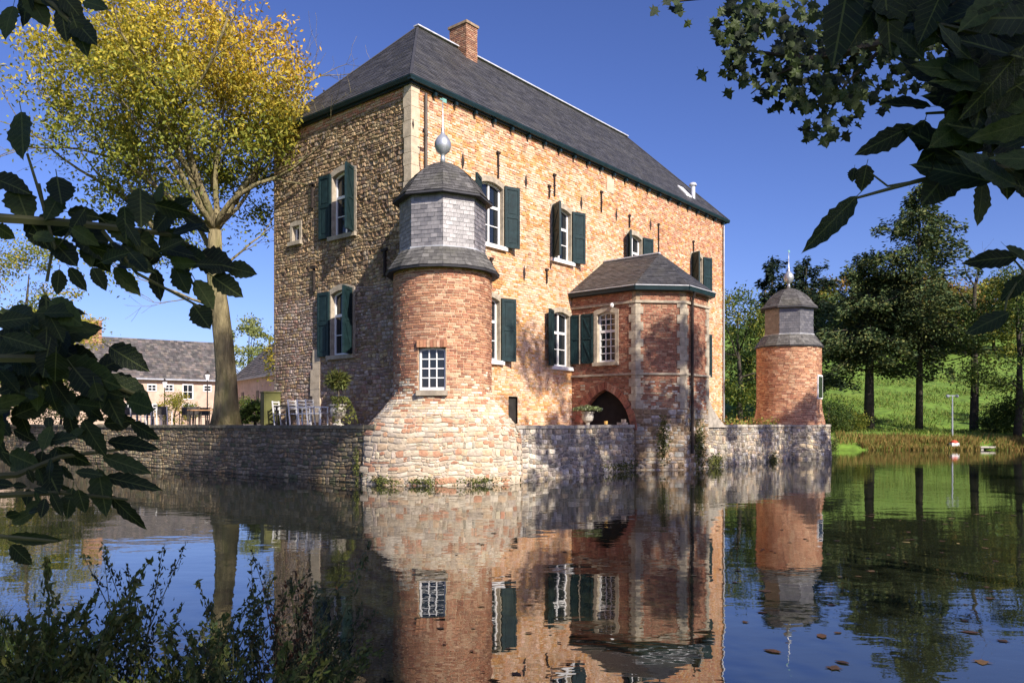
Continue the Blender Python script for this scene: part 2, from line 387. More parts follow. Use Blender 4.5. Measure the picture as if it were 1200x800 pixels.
def lay_rubble(cells, mp, parent, rand_mat, colf, n_parts, score, gap=.014, relief=.035, partname='stone', restname='rubble'):
    """the n_parts stones that show largest become single objects, the others one joined part"""
    order = sorted(range(len(cells)), key=lambda i: -score(cells[i])); big = set(order[:n_parts])
    ums = unit_meshes(rand_mat, partname) if n_parts else None; mb = MB()
    for i, (a, b_, z0, z1) in enumerate(cells):
        w_, h_ = b_-a-gap, z1-z0-gap
        if w_ < .03 or h_ < .03: continue
        dep = relief*rng.uniform(.5, 1.25); ui = rng.randrange(len(UNITS)); fl = rng.choice((1, -1))
        sm, zm = (a+b_)/2, (z0+z1)/2
        if i in big:
            p = Vector(mp(sm, zm, .0)); ex = (Vector(mp(sm+.01, zm, 0))-Vector(mp(sm-.01, zm, 0))).normalized()
            up = (Vector(mp(sm, zm+.01, 0))-Vector(mp(sm, zm-.01, 0))).normalized(); ny_ = up.cross(ex).normalized(); up = ex.cross(ny_)
            o = link(partname, ums[ui], parent)
            Mx = Matrix((ex, ny_, up)).transposed().to_4x4(); Mx.translation = p
            o.matrix_local = Mx @ Matrix.Diagonal((w_, dep, h_, 1))
        else:
            vs, fs = UNITS[ui]
            mb.add([mp(sm + x*w_, zm + z*h_, -y*dep) for x, y, z in vs], fs, colf(sm, zm))
    if mb.v:
        o = mb.build(restname, M['stone'], parent, colors=True); o['kind'] = 'stuff'
def tiles(mb, p0, p1, p2, p3, tw, th, colf, lift=.014, r=rng):
    """courses of slates on the quad bottom-left, bottom-right, top-right, top-left"""
    p0, p1, p2, p3 = map(Vector, (p0, p1, p2, p3))
    nrm = (p1-p0).cross(p3-p0); nrm = nrm.normalized() if nrm.length > 1e-6 else Vector((0, 0, 1))
    H = ((p3+p2)/2-(p0+p1)/2).length; n = max(1, round(H/th))
    for k in range(n):
        a0, a1 = k/n, (k+1.18)/n
        L0, R0 = p0.lerp(p3, a0), p1.lerp(p2, a0); L1, R1 = p0.lerp(p3, min(a1, 1)), p1.lerp(p2, min(a1, 1))
        W = (R0-L0).length
        if W < .05: continue
        W1 = (R1-L1).length; sl = (p3-p0).dot((p1-p0).normalized())/n*1.18 if (p1-p0).length > 1e-6 else 0
        ex = (R0-L0).normalized(); x = -(tw/2 if k % 2 else 0)
        while x < W-.01:
            t_ = tw*r.uniform(.93, 1.07); xa, xb = max(x, 0), min(x+t_-.006, W); x += t_
            if xb-xa < .02: continue
            lo = lift*r.uniform(.7, 1.4)
            # upper ends stay on the face
            ua = min(max(xa-sl, 0), W1); ub = min(max(xb-sl, 0), W1)
            A, B = L0+ex*xa, L0+ex*xb; Cc, D = L1+ex*ub, L1+ex*ua
            mb.add([A+nrm*lo, B+nrm*lo, Cc+nrm*.002, D+nrm*.002, A-nrm*.002, B-nrm*.002], [(0, 1, 2, 3), (4, 5, 1, 0)], colf())
def slate_c(k=1.0): 
    g_ = rng.choice((.046, .054, .062, .040, .070, .052))*k*rng.uniform(.85, 1.15); return (g_*1.03, g_*1.0, g_*1.0)

# ------------------------------------------------------------------ windows
def make_window(parent, x, y, z, rz, w_, h_, shut=None, arch=.13, grid=((.62, 1), (0, 2)), cols=2, recess=.14, sill=True, surround=True,
                name='window', label=None, sw=None, sillmat='white', bars_thin=.03, frame=.065, trim=.15):
    """x along the wall, -y out of it, z up; origin at the middle of the opening's foot"""
    hw = w_/2; rise = arch
    def arc(xx, off=0.0): q = min(1, abs(xx)/hw); return h_ - rise*q*q + off
    mb = MB(); fr = frame; y0, y1 = recess, recess+.06
    mb.box((-hw, y0, 0), (-hw+fr, y1, h_-rise)); mb.box((hw-fr, y0, 0), (hw, y1, h_-rise)); mb.box((-hw+fr, y0, 0), (hw-fr, y1, fr+.02))
    n = 8
    for k in range(n):
        xa, xb = -hw + w_*k/n, -hw + w_*(k+1)/n
        vs = [(xa, y0, arc(xa)-fr), (xb, y0, arc(xb)-fr), (xb, y0, arc(xb)), (xa, y0, arc(xa)), (xa, y1, arc(xa)-fr), (xb, y1, arc(xb)-fr), (xb, y1, arc(xb)), (xa, y1, arc(xa))]
        mb.add(vs, [(0, 1, 2, 3), (4, 7, 6, 5), (0, 4, 5, 1), (3, 2, 6, 7)])
    zb = []                                        # horizontal bars
    zt = grid[0][0]*h_ if grid[0][0] < 1 else None
    if zt: mb.box((-hw+fr, y0-.004, zt-.05), (hw-fr, y1, zt+.05))
    edges = []
    if zt:
        for lo, hi, rows in ((fr+.02, zt-.05, grid[1][1]), (zt+.05, h_-fr, grid[0][1])): edges.append((lo, hi, rows))
    else: edges.append((fr+.02, h_-fr, grid[0][1]))
    mull = .07 if cols == 2 else bars_thin
    xs = [-hw+fr + (w_-2*fr)*k/cols for k in range(cols+1)]
    for k in range(1, cols): mb.box((xs[k]-mull/2, y0-.003, fr+.02), (xs[k]+mull/2, y1-.003, arc(xs[k])-fr+.01))
    cells = []
    for lo, hi, rows in edges:
        for j in range(rows):
            za, zb_ = lo+(hi-lo)*j/rows, lo+(hi-lo)*(j+1)/rows
            if j: mb.box((-hw+fr, y0+.004, za-bars_thin/2), (hw-fr, y1-.006, za+bars_thin/2))
            for k in range(cols): cells.append((xs[k], xs[k+1], za, zb_))
    wo = mb.build(name, M['white'], parent, (x, y, z), rz)
    if label: wo['label'] = label
    for xa, xb, za, zb_ in cells:
        p = MB(); t1, t2 = min(zb_, arc(xa)-.01), min(zb_, arc(xb)-.01); tl = rng.uniform(-.004, .004)
        p.add([(xa, y1-.02, za), (xb, y1-.02+tl, za), (xb, y1-.02+tl, t2), (xa, y1-.02, t1)], [(0, 1, 2, 3)])
        p.build('pane', M['glass'], wo)
    if surround:
        s = MB(); T = trim; f0 = -.022
        s.box((-hw-T, f0, 0), (-hw, .26, h_-rise)); s.box((hw, f0, 0), (hw+T, .26, h_-rise))
        nn = 10; H2 = hw+T
        def ex(xx): q = min(1, abs(xx)/H2); return h_ - rise*q*q + T + .05 - .05*q
        for k in range(nn):
            xa, xb = -H2 + 2*H2*k/nn, -H2 + 2*H2*(k+1)/nn
            ia = arc(xa) if abs(xa) <= hw else h_-rise; ib = arc(xb) if abs(xb) <= hw else h_-rise
            vs = [(xa, f0-.006, ia), (xb, f0-.006, ib), (xb, f0-.006, ex(xb)), (xa, f0-.006, ex(xa)), (xa, .26, ia), (xb, .26, ib), (xb, .26, ex(xb)), (xa, .26, ex(xa))]
            fs = [(0, 1, 2, 3), (0, 4, 5, 1), (3, 2, 6, 7)]
            if k == 0: fs.append((0, 3, 7, 4))
            if k == nn-1: fs.append((1, 5, 6, 2))
            s.add(vs, fs)
        s.build('stone_surround', M['stonetrim'], wo)
    if sill:
        s = MB(); s.box((-hw-.17, -.12, -.14), (hw+.17, recess+.06, 0)); s.build('sill', M[sillmat], wo)
    if shut:
        sw = sw or hw+.02
        for side, ang in zip((-1, 1), shut):
            if ang is None: continue
            s = MB(); hh = h_-rise*.6+.05; d = side
            def bx(xa, xb, ya, yb, za, zb_):
                xa, xb = sorted((d*xa, d*xb)); s.box((xa, ya, za), (xb, yb, zb_))
            bx(0, sw, -.02, .02, -.03, hh)
            st = .085
            for (xa, xb, za, zb_) in ((0, st, -.03, hh), (sw-st, sw, -.03, hh), (st, sw-st, -.03, .08), (st, sw-st, hh-.11, hh), (st, sw-st, hh*.48, hh*.48+.10)):
                bx(xa, xb, -.042, -.02, za, zb_)
                bx(xa, xb, .02, .036, za, zb_)
            bx(st+.07, sw-st-.07, -.032, -.02, hh*.48+.17, hh-.2); bx(st+.07, sw-st-.07, -.032, -.02, .16, hh*.48-.07)
            for za, zb_ in ((.1, hh*.48), (hh*.5+.1, hh-.12)):
                s.bar((d*st, .03, za), (d*(sw-st), .03, zb_), .02, .07)
            so_ = s.build('shutter', M['shutter'], wo, (d*(hw+.04), -.065, .02), -d*R(ang))
            hg = MB()
            for zz in (.22, hh-.3): hg.bar((0, -.03, zz), (d*.28, -.046, zz), .012, .04)
            hg.build('hinge', M['iron'], so_) if False else None
    return wo
def win_cut(c, z0, w_, h_, arch=.13, trim=.15):
    hw = w_/2+trim
    def f(z):
        if z0-.14 < z < z0+h_-arch+.1: return (c-hw, c+hw)
        if z0+h_-arch+.1 <= z < z0+h_+trim+.05:
            q = (z0+h_+trim+.02-z)/max(arch, .02); q = max(0, min(1, q)); return (c-hw*math.sqrt(q), c+hw*math.sqrt(q))
    return f

# ------------------------------------------------------------------ castle
LEN, WID, ZE, ZR = 22.8, 7.55, 12.55, 17.0
castle = empty('castle', C0, TH)
tag(castle, 'large brick and rubble stone castle with steep slate hip roof and green shutters', 'castle')
W_UP = [(3.85, 8.1, 1.2, 2.2, (28, 20)), (8.05, 8.2, 1.2, 2.05, (62, 20)), (13.6, 8.2, 1.15, 2.0, (40, 18)), (19.65, 8.25, 1.15, 2.05, (62, 18))]
W_LO = [(3.7, 4.0, 1.15, 2.25, (None, 20)), (8.0, 4.0, 1.1, 2.15, (22, None)), (19.65, 4.15, 1.1, 2.2, (None, 22))]
W_LEFT = [(3.42, 8.25, 1.15, 2.2, (3, 62)), (3.5, 4.12, 1.15, 2.25, (3, 66))]      # along v
def mpR(s, z, d): return (s, -d, z)
def mpL(s, z, d): return (-d, s, z)
cutsR = [win_cut(c, z, w_, h_) for c, z, w_, h_, _ in W_UP+W_LO]
CELLAR = (u_of(596), u_of(607), 1.75, 2.75)
def cR(z):
    o = [q for q in (f(z) for f in cutsR) if q]
    if z < 8.6: o.append((8.73, 13.4)) if z < 7.0 else o.append((8.73 + (z-7)*1.35, 13.4-(z-7)*1.35))
    if CELLAR[2] < z < CELLAR[3]: o.append(CELLAR[:2])
    return o
PR = dict(cream=[(.74,.47,.30),(.80,.57,.41),(.70,.43,.26),(.77,.53,.36),(.73,.43,.25)], orange=[(.62,.31,.11),(.68,.37,.14),(.58,.27,.10)],
          red=[(.52,.25,.15),(.56,.30,.19),(.48,.21,.12)], tan=[(.58,.40,.24),(.50,.33,.19)])
from mathutils import noise as mn
def colR(s, z):
    n1 = mn.noise((s*.45+3, z*.45, 2.0)); n2 = mn.noise((s*2.2, z*2.6, 7.0)) + .6*mn.noise((s*.9, z*1.0, 11.0))
    if abs(s-u_of(704)) < .55 and 7.2 < z < 8.6: n1 = .9
    redness = max(0, min(1, (s-10)/6))*max(0, min(1, (z-8.6)/1.6)) + max(0, n1-.25)*.8
    if z > 11.9: redness = max(redness, .6)
    x = rng.random()
    if x < redness*.85: return pick(PR['red'] + PR['tan'][:1] + PR['orange'][:1])
    y_ = rng.random() + n2*.75
    if y_ < .20: return pick(PR['orange'])
    if y_ < .25: return pick(PR['red'] + PR['orange'])
    if y_ < .4: return pick(PR['tan']+PR['cream'][2:3])
    return pick(PR['cream'], .15)
mb = MB()
bricks(mb, .30, LEN, 1.2, ZE, mpR, cR, colR, bl=.205, bh=.088, jt=.012, proud=.016)
o = mb.build('brickwork', M['brick'], castle, colors=True); o['kind'] = 'stuff'
holesR = [(c-w_/2-.07, c+w_/2+.07, z-.05, z+h_+.02) for c, z, w_, h_, _ in W_UP+W_LO] + [CELLAR, (9.3, 12.9, 0, 5.5)]
mb = MB(); mb.box((.27, .27, -.5), (LEN-.01, WID-.01, ZE+.05)); sheet(mb, 0, LEN, -.5, ZE+.05, holesR, mpR, -.012)
mb.box((LEN-.1, -.004, -.5), (LEN+.01, .3, ZE+.04))
mb.build('wall', M['mortar'], castle)
mb = MB(); mb.box((CELLAR[0]-.1, .12, 1.6), (CELLAR[1]+.1, .2, 2.9)); mb.build('cellar_opening', M['dark'], castle)  # dark panel painted as the unlit cellar
# left facade of rubble
cutsL = [win_cut(c, z, w_, h_) for c, z, w_, h_, _ in W_LEFT]
SMW = (5.88, 6.42, 8.42, 9.02)
def cL(z):
    o = [q for q in (f(z) for f in cutsL) if q]
    if SMW[2]-.12 < z < SMW[3]+.14: o.append((SMW[0]-.12, SMW[1]+.12))
    return o
cells = rubble(.31, WID, 6.35, ZE-.35, cL, .085, .18, .11, .28) + rubble(.31, WID, 1.2, 6.35, cL, .085, .15, .12, .28)
GREY = [(.36,.28,.22),(.30,.23,.19),(.43,.35,.28),(.26,.19,.15),(.40,.29,.21),(.33,.20,.15)]  # greyer lower stones carry the shade there in their colour
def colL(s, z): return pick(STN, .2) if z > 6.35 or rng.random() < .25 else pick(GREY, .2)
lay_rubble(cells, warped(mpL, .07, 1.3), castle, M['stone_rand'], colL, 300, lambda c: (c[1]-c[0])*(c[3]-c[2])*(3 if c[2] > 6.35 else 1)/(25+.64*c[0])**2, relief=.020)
mb = MB(); bricks(mb, .31, WID, ZE-.35, ZE, mpL, lambda z: [], lambda s, z: pick(PR['red']+PR['tan']), bl=.24, bh=.08)
o = mb.build('brick_course', M['brick'], castle, colors=True); o['kind'] = 'stuff'
mb = MB(); sheet(mb, .0, WID, -.5, ZE+.05, [(c-w_/2-.07, c+w_/2+.07, z-.05, z+h_+.02) for c, z, w_, h_, _ in W_LEFT]+[SMW], mpL, -.02)
mb.box((-.004, WID-.1, -.5), (.3, WID+.01, ZE+.04))
mb.build('wall', M['mortar_dark'], castle)
z = 1.2; k = 0                                     # corner quoins
while z < ZE-.05:
    h_ = min(rng.uniform(.36, .52), ZE-z); e = .33 if k % 2 else .28
    mb = MB(); mb.box((-.03-rng.uniform(0, .012), -.03-rng.uniform(0, .012), z+.006), (e, .30 if k % 2 else .34, z+h_-.006)); mb.build('quoin', M['quoin'], castle)
    z += h_; k += 1
z = 4.0
while z < 6.4:                                     # pale blocked jamb in the lower left facade
    mb = MB(); mb.box((-.06-rng.uniform(0, .015), 4.65, z-2.2), (.05, 4.65+rng.choice((.42, .55)), z-1.97)); mb.build('jamb_block', M['quoin'], castle); z += .235
for c, z, w_, h_, sh in W_UP+W_LO: make_window(castle, c, 0, z, 0, w_, h_, sh)
for c, z, w_, h_, sh in W_LEFT: make_window(castle, 0, c, z, R(-90), w_, h_, sh, sillmat='stonetrim')
make_window(castle, 0, (SMW[0]+SMW[1])/2, SMW[2], R(-90), .44, .58, None, arch=.0, grid=((1, 1),), cols=1, trim=.13, name='small_window', sillmat='stonetrim')
# roof
OV = .24; zo = ZE + .10
e0, e1, w0, w1 = -OV, LEN+OV, -OV, WID+OV; rh = WID/2; ru0, ru1 = 3.85, LEN-3.85
A, B, C_, D = (e0, w0, zo), (e1, w0, zo), (e1, w1, zo), (e0, w1, zo); P, Q = (ru0, rh, ZR), (ru1, rh, ZR)
mb = MB(); mb.add([A, B, C_, D, P, Q], [(0, 1, 5, 4), (1, 2, 5), (2, 3, 4, 5), (3, 0, 4), (3, 2, 1, 0)])
roof = mb.build('roof', M['roofbase'], castle)
mb = MB()
tiles(mb, A, B, Q, P, .30, .17, slate_c); tiles(mb, D, A, P, P, .30, .17, slate_c); tiles(mb, B, C_, Q, Q, .3, .3, slate_c); tiles(mb, C_, D, P, Q, .6, .5, slate_c)
o = mb.build('slates', M['slate'], roof, colors=True); o['kind'] = 'stuff'
mb = MB(); mb.bar((ru0-.1, rh, ZR+.03), (ru1+.1, rh, ZR+.03), .26, .05); mb.build('ridge_cap', M['lead'], roof)
for a, b_ in ((A, P), (B, Q), (D, P), (C_, Q)):
    mb = MB(); mb.bar(Vector(a)+Vector((0, 0, .02)), Vector(b_)+Vector((0, 0, .02)), .09, .03); mb.build('hip_cap', M['roofbase'], roof)
GP = [(0, 0), (0, -.10), (.04, -.125), (.14, -.125), (.18, -.02), (.18, .02), (.15, .02), (.14, 0)]
def gutter(p, q, out, parent, mat, sc_=1.0):
    mb = MB(); o_ = Vector(out); p, q = Vector(p), Vector(q); n = len(GP)
    vs = [e + o_*(a*sc_) + Vector((0, 0, b_*sc_)) for e in (p, q) for a, b_ in GP]
    mb.add(vs, [(k, (k+1) % n, n+(k+1) % n, n+k) for k in range(n)] + [tuple(range(n))[::-1], tuple(range(n, 2*n))])
    return mb.build('gutter', mat, parent)
gutter((e0-.0, w0+.16, zo+.02), (e1, w0+.16, zo+.02), (0, -1, 0), castle, M['gutter'])
gutter((e0+.16, e1*0+w0, zo+.02), (e0+.16, w1, zo+.02), (-1, 0, 0), castle, M['gutter'])
gutter((e1-.16, w0, zo+.02), (e1-.16, w1, zo+.02), (1, 0, 0), castle, M['gutter'])
mb = MB(); mb.box((-.12, -.12, ZE-.06), (LEN+.1, 0.0, ZE+.04)); mb.box((-.12, 0.0, ZE-.06), (0, WID+.05, ZE+.04)); mb.build('eave_board', M['gutter'], castle)
u = .9
while u < LEN:
    mb = MB(); mb.box((u, -.17, ZE-.17), (u+.09, .0, ZE-.06)); mb.build('eave_bracket', M['gutter'], castle); u += .98
# chimney, vent, roof light
cu_ = 6.35; mb = MB()
def chim(cx, cy, wx, wy, z0, z1, parent, bl=.22, bh=.075):
    ch = MB(); ch.box((cx-wx/2+.02, cy-wy/2+.02, z0), (cx+wx/2-.02, cy+wy/2-.02, z1)); co = ch.build('chimney', M['mortar_dark'], parent)
    bm = MB(); pal = [(.40,.20,.12),(.34,.17,.10),(.45,.28,.18),(.28,.15,.10)]; cf = lambda s, z: pick(pal)
    for mp, L_ in ((lambda s, z, d: (cx-wx/2+s, cy-wy/2-d, z), wx), (lambda s, z, d: (cx-wx/2-d, cy+wy/2-s, z), wy),
                   (lambda s, z, d: (cx+wx/2+d, cy-wy/2+s, z), wy), (lambda s, z, d: (cx+wx/2-s, cy+wy/2+d, z), wx)):
        bricks(bm, 0, L_, z0, z1, mp, lambda z: [], cf, bl=bl, bh=bh)
    o = bm.build('brickwork', M['brick'], co, colors=True); o['kind'] = 'stuff'
    c2 = MB(); c2.box((cx-wx/2-.05, cy-wy/2-.05, z1), (cx+wx/2+.05, cy+wy/2+.05, z1+.1)); c2.build('cap', M['mortar_dark'], co)
    c3 = MB(); c3.box((cx-wx/2-.05, cy-wy/2-.09, z0), (cx+wx/2+.05, cy+wy/2+.09, z0+.0)) if False else None
    return co
ch = chim(cu_, rh-.05, .66, .95, 16.0, 17.85, roof)
mb = MB(); mb.box((cu_-.46, rh-.78, 16.22), (cu_+.46, rh-.55, 16.34)); mb.build('flashing', M['lead'], ch) if False else None
slope = (ZR-zo)/(rh+OV)
uv_ = u_of(813, .45)
mb = MB(); mb.lathe([(.12, 0), (.12, .78), (.2, .8), (.2, .86), (.15, .93), (.04, .97)], 12); mb.build('vent_pipe', M['lead'], roof, (uv_, .5, zo+.6), smooth=False)
us = u_of(805, .5); mb = MB()
pa = [Vector((us+a, -OV+b_, zo+slope*b_+.09)) for a, b_ in ((-.32, .6), (.25, .6), (.25, 1.1), (-.32, 1.1))]
mb.add(pa + [p - Vector((0, 0, .1)) for p in pa], [(0, 1, 2, 3), (4, 5, 1, 0), (5, 6, 2, 1), (6, 7, 3, 2), (7, 4, 0, 3)]); mb.build('roof_light', M['white'], roof)
# wall anchors
def loz(u_, z_, h_, parent, mp=None):
    s = MB(); w_ = .085; s.add([(0, 0, -h_/2), (w_, 0, 0), (0, 0, h_/2), (-w_, 0, 0), (0, -.05, 0)], [(0, 1, 4), (1, 2, 4), (2, 3, 4), (3, 0, 4), (0, 3, 2, 1)])
    s.build('wall_anchor', M['iron'], parent, (u_, -.02, z_))
def anchor(px, py0, py1):
    u_ = u_of(px); Yd = Yu(u_); z0, z1 = zpx(py1, Yd), zpx(py0, Yd)
    s = MB(); s.box((-.03, -.06, z0), (.03, -.005, z1)); s.box((-.09, -.075, z1-.07), (.09, -.03, z1)); s.box((-.06, -.07, z0+(z1-z0)*.45), (.06, -.06, z0+(z1-z0)*.45+.05))
    s.build('wall_anchor', M['iron'], castle, (u_, 0, 0))
for px, a, b_ in ((542, 178, 200), (616, 204, 222), (681, 229, 247), (722, 244, 260), (762, 256, 271), (614, 310, 330), (483, 134, 158)):
    u_ = u_of(px); loz(u_, zpx((a+b_)/2, Yu(u_)), (b_-a)/F*Yu(u_), castle)
for q in ((583, 178, 209), (649, 204, 230), (643, 217, 232), (704, 224, 249), (737, 252, 267), (771, 262, 296), (812, 282, 299), (640, 315, 332), (575, 302, 317), (497, 152, 175)): anchor(*q)
for vv, zz in ((5.1, 9.9), (1.2, 7.0), (5.0, 6.9)):
    s = MB(); s.box((-.1, vv-.03, zz-.45), (-.0, vv+.03, zz+.45)); s.box((-.12, vv-.14, zz+.37), (-.05, vv+.14, zz+.45)); s.build('wall_anchor', M['iron'], castle)
u_ = u_of(715); mb = MB(); mb.box((u_-.28, -.02, zpx(226, Yu(u_))), (u_+.28, 0, zpx(208, Yu(u_)))); mb.build('plaster_patch', M['quoin'], castle)
mb = MB(); mb.tube([(.56, -.09, ZE-.2), (.56, -.09, 1.8)], [.05, .05], 8)
for zz in (11, 9, 7): mb.lathe([(.065, 0), (.065, .06)], 8, ctr=(.56, -.09, zz))
mb.build('downpipe', M['pipe'], castle)
mb = MB(); mb.tube([(LEN-.15, -.08, ZE-.2), (LEN-.15, -.08, 1.8)], [.045, .045], 8); mb.build('downpipe', M['zinc'], castle)

# ------------------------------------------------------------------ annex (octagonal-ended bay)
AX = [(8.73, 0), (8.73, -2.96), (10.06, -4.29), (12.1, -4.29), (13.4, -2.96), (13.4, 0)]
AZ = 6.9
annex = empty('brick_annex', C0, TH); tag(annex, 'low polygonal brick bay with slate roof and pointed archway against the castle', 'annex')
PA = [(.36,.14,.085),(.30,.115,.07),(.43,.20,.12),(.25,.10,.065),(.40,.17,.10),(.47,.27,.17)]
bm = MB(); sm = MB(); tm = []
A_C, A_W, A_Z0, A_Z1 = 1.57, 2.32, 1.5, 3.08      # arch centre, width, spring, apex
def arch_z(q, hw, z0, z1):                         # pointed arch: two arcs meeting at the apex
    h_ = z1-z0; Rr = (h_*h_+hw*hw)/(2*hw); return z0 + math.sqrt(max(0, Rr*Rr - (q*hw + Rr - hw)**2))
def arch_half(z, hw, z0, z1):
    if z < z0: return hw
    h_ = z1-z0; Rr = (h_*h_+hw*hw)/(2*hw); return max(0, math.sqrt(max(0, Rr*Rr-(z-z0)**2)) - Rr + hw)
AWIN = (1.64, 4.14, .82, 1.95)
def face_map(i):
    a, b_ = Vector((*AX[i], 0)), Vector((*AX[i+1], 0)); ex = (b_-a).normalized(); nn = Vector((ex.y, -ex.x, 0)); 
    c = Vector((11, -1.5, 0))
    if (a-c).dot(nn) < 0: nn = -nn
    return (lambda s, z, d: tuple(a + ex*s + nn*d + Vector((0, 0, z)))), (b_-a).length
awc = win_cut(*AWIN, arch=.1)
for i in range(5):
    mp, L_ = face_map(i)
    if i == 0:
        def cu(z):
            o = [q for q in (awc(z),) if q]
            if z < A_Z1+.32: 
                hh = arch_half(z, A_W/2+.29, A_Z0, A_Z1+.32); o.append((A_C-hh, A_C+hh))
            return o
        sheet(sm, 0, L_, -.5, AZ, [(A_C-A_W/2-.1, A_C+A_W/2+.1, -.5, A_Z1+.1), (AWIN[0]-AWIN[2]/2-.07, AWIN[0]+AWIN[2]/2+.07, AWIN[1]-.05, AWIN[1]+AWIN[3])], mp, -.012)
        n = 18; prev = None
        for k in range(n+1):                       # spandrels above the arch
            xx = A_C - A_W/2 - .1 + (A_W+.2)*k/n; q = min(1, abs(xx-A_C)/(A_W/2)); zz = arch_z(q, A_W/2, A_Z0, A_Z1) if q < 1 else -.5
            if prev: sm.add([mp(prev[0], prev[1], -.012), mp(xx, zz, -.012), mp(xx, A_Z1+.1, -.012), mp(prev[0], A_Z1+.1, -.012)], [(0, 1, 2, 3)])
            prev = (xx, zz)
    else:
        cu = lambda z: []
        sheet(sm, 0, L_, -.5, AZ, [], mp, -.012)
    q0 = .17 if i in (1, 2, 3, 4) else .02; q1 = L_ - (.17 if i in (0, 1, 2, 3) else .0)
    def cc(s, z):
        if z < 3.4 and rng.random() < .35*(1 if i > 0 else .2): return pick(WST, .2)
        return pick(PA, .18)
    bricks(bm, q0 if i == 0 else .17, q1, 2.3 if i else 1.0, AZ, mp, cu, cc, bl=.21, bh=.072)
    if i > 0:
        cells = rubble(.0, L_, -.3, 2.3, lambda z: [], .10, .22, .14, .4); sm2 = MB()
        lay_rubble(cells, mp, annex, None, lambda s, z: pick([tuple(x*.8 for x in c) for c in WST[3:]+STN[:2]], .2), 0, lambda c: 0, relief=.02)
    for zz, hh, dd in ((6.32, .09, .07), (3.60, .08, .07)):
        s = MB(); E = .03; P = [mp(-E, zz, -.01), mp(L_+E, zz, -.01), mp(L_+E, zz+hh, -.01), mp(-E, zz+hh, -.01), mp(-E, zz, dd), mp(L_+E, zz, dd), mp(L_+E, zz+hh, dd), mp(-E, zz+hh, dd)]
        s.add(P, [(4, 5, 6, 7), (0, 1, 5, 4), (3, 7, 6, 2), (0, 4, 7, 3), (1, 2, 6, 5)]); s.build('string_course', M['stonetrim'], annex)
o = bm.build('brickwork', M['brick'], annex, colors=True); o['kind'] = 'stuff'
sm.build('wall', M['mortar_dark'], annex)
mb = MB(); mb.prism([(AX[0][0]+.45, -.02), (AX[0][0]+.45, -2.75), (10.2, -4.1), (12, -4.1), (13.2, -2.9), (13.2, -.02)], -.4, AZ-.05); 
mb.build('inner_wall', M['dark'], annex)  # dark infill painted as the unlit space behind the arch
mp0, L0_ = face_map(0)
n = 13                                              # voussoirs of the pointed arch
for side in (-1, 1):
    for k in range(n):
        zs = []
        for t_ in ((k+.04)/n, (k+.96)/n):
            ang = t_*math.pi/2*.985
            q = 1-t_*.995; q = q if t_ > .3 else 1-t_*t_*3.2; zz = arch_z(q, A_W/2, A_Z0, A_Z1); xo = (A_W/2+.28)*q; zo2 = arch_z(q, A_W/2+.28, A_Z0, A_Z1+.3)
            zs.append((A_C+side*A_W/2*q, zz, A_C+side*xo, zo2))
        (x1, z1, X1, Z1), (x2, z2, X2, Z2) = zs
        s = MB(); P = [mp0(x1, z1, .025), mp0(X1, Z1, .025), mp0(X2, Z2, .025), mp0(x2, z2, .025), mp0(x1, z1, -.3), mp0(X1, Z1, -.05), mp0(X2, Z2, -.05), mp0(x2, z2, -.3)]
        fs = [(0, 1, 2, 3), (0, 3, 7, 4), (1, 5, 6, 2), (0, 4, 5, 1), (3, 2, 6, 7)]
        s.add(P, fs if side < 0 else [f[::-1] for f in fs], pick(PA)); s.build('voussoir', M['brick'], annex, colors=True)
for i in (1, 2, 3, 4):                             # toothed corner quoins
    cx, cy = AX[i]; z = 2.32; k = 0
    a, b_ = Vector((*AX[i-1], 0)), Vector((*AX[i], 0)); c = Vector((*AX[i+1], 0)) if i+1 < len(AX) else None
    d0 = (a-b_).normalized(); d1 = (c-b_).normalized(); inn = (d0+d1).normalized()
    while z < AZ-.62:
        h_ = rng.uniform(.26, .34); l0, l1 = (.30, .19) if k % 2 else (.19, .30); oo = -inn*(.03+rng.uniform(0, .01))
        P2 = [b_+oo, b_+d1*l1+oo, b_+d1*l1+inn*.2, b_+inn*.3, b_+d0*l0+inn*.2, b_+d0*l0+oo]
        s = MB(); s.prism([(p.x, p.y) for p in P2][::-1], z+.005, min(z+h_, AZ-.6)-.005); s.build('quoin', M['stonetrim'], annex); z += h_; k += 1
mpA = AX[0]
make_window(annex, AX[0][0], -AWIN[0], AWIN[1], R(-90), AWIN[2], AWIN[3], None, arch=.1, grid=((.62, 3), (0, 4)), cols=3, trim=.16, name='window', sillmat='stonetrim')
for off, wd, ang, nm in ((1.04, .50, 4, 'shutter'), (.50, .44, 10, 'casement_leaf')):
    s = MB(); s.box((-wd, -.02, 0), (0, .02, 1.95))
    for xa, xb, za, zb_ in ((-wd, -wd+.06, 0, 1.95), (-.06, 0, 0, 1.95), (-wd, 0, 0, .08), (-wd, 0, 1.87, 1.95), (-wd, 0, .95, 1.03)): s.box((xa, -.045, za), (xb, -.02, zb_))
    if nm == 'shutter':
        for za, zb_ in ((.1, .95), (1.05, 1.85)): s.bar((-wd+.06, -.03, zb_), (-.06, -.03, za), .02, .06)
    o = s.build(nm, M['shutter'], annex, (AX[0][0]-.05, -off, 4.12), R(-90)+R(ang))
    if nm == 'casement_leaf':
        s = MB(); s.box((-.07, -.06, -.01), (.0, -.046, 1.96)); s.build('stile', M['stonetrim'], o)
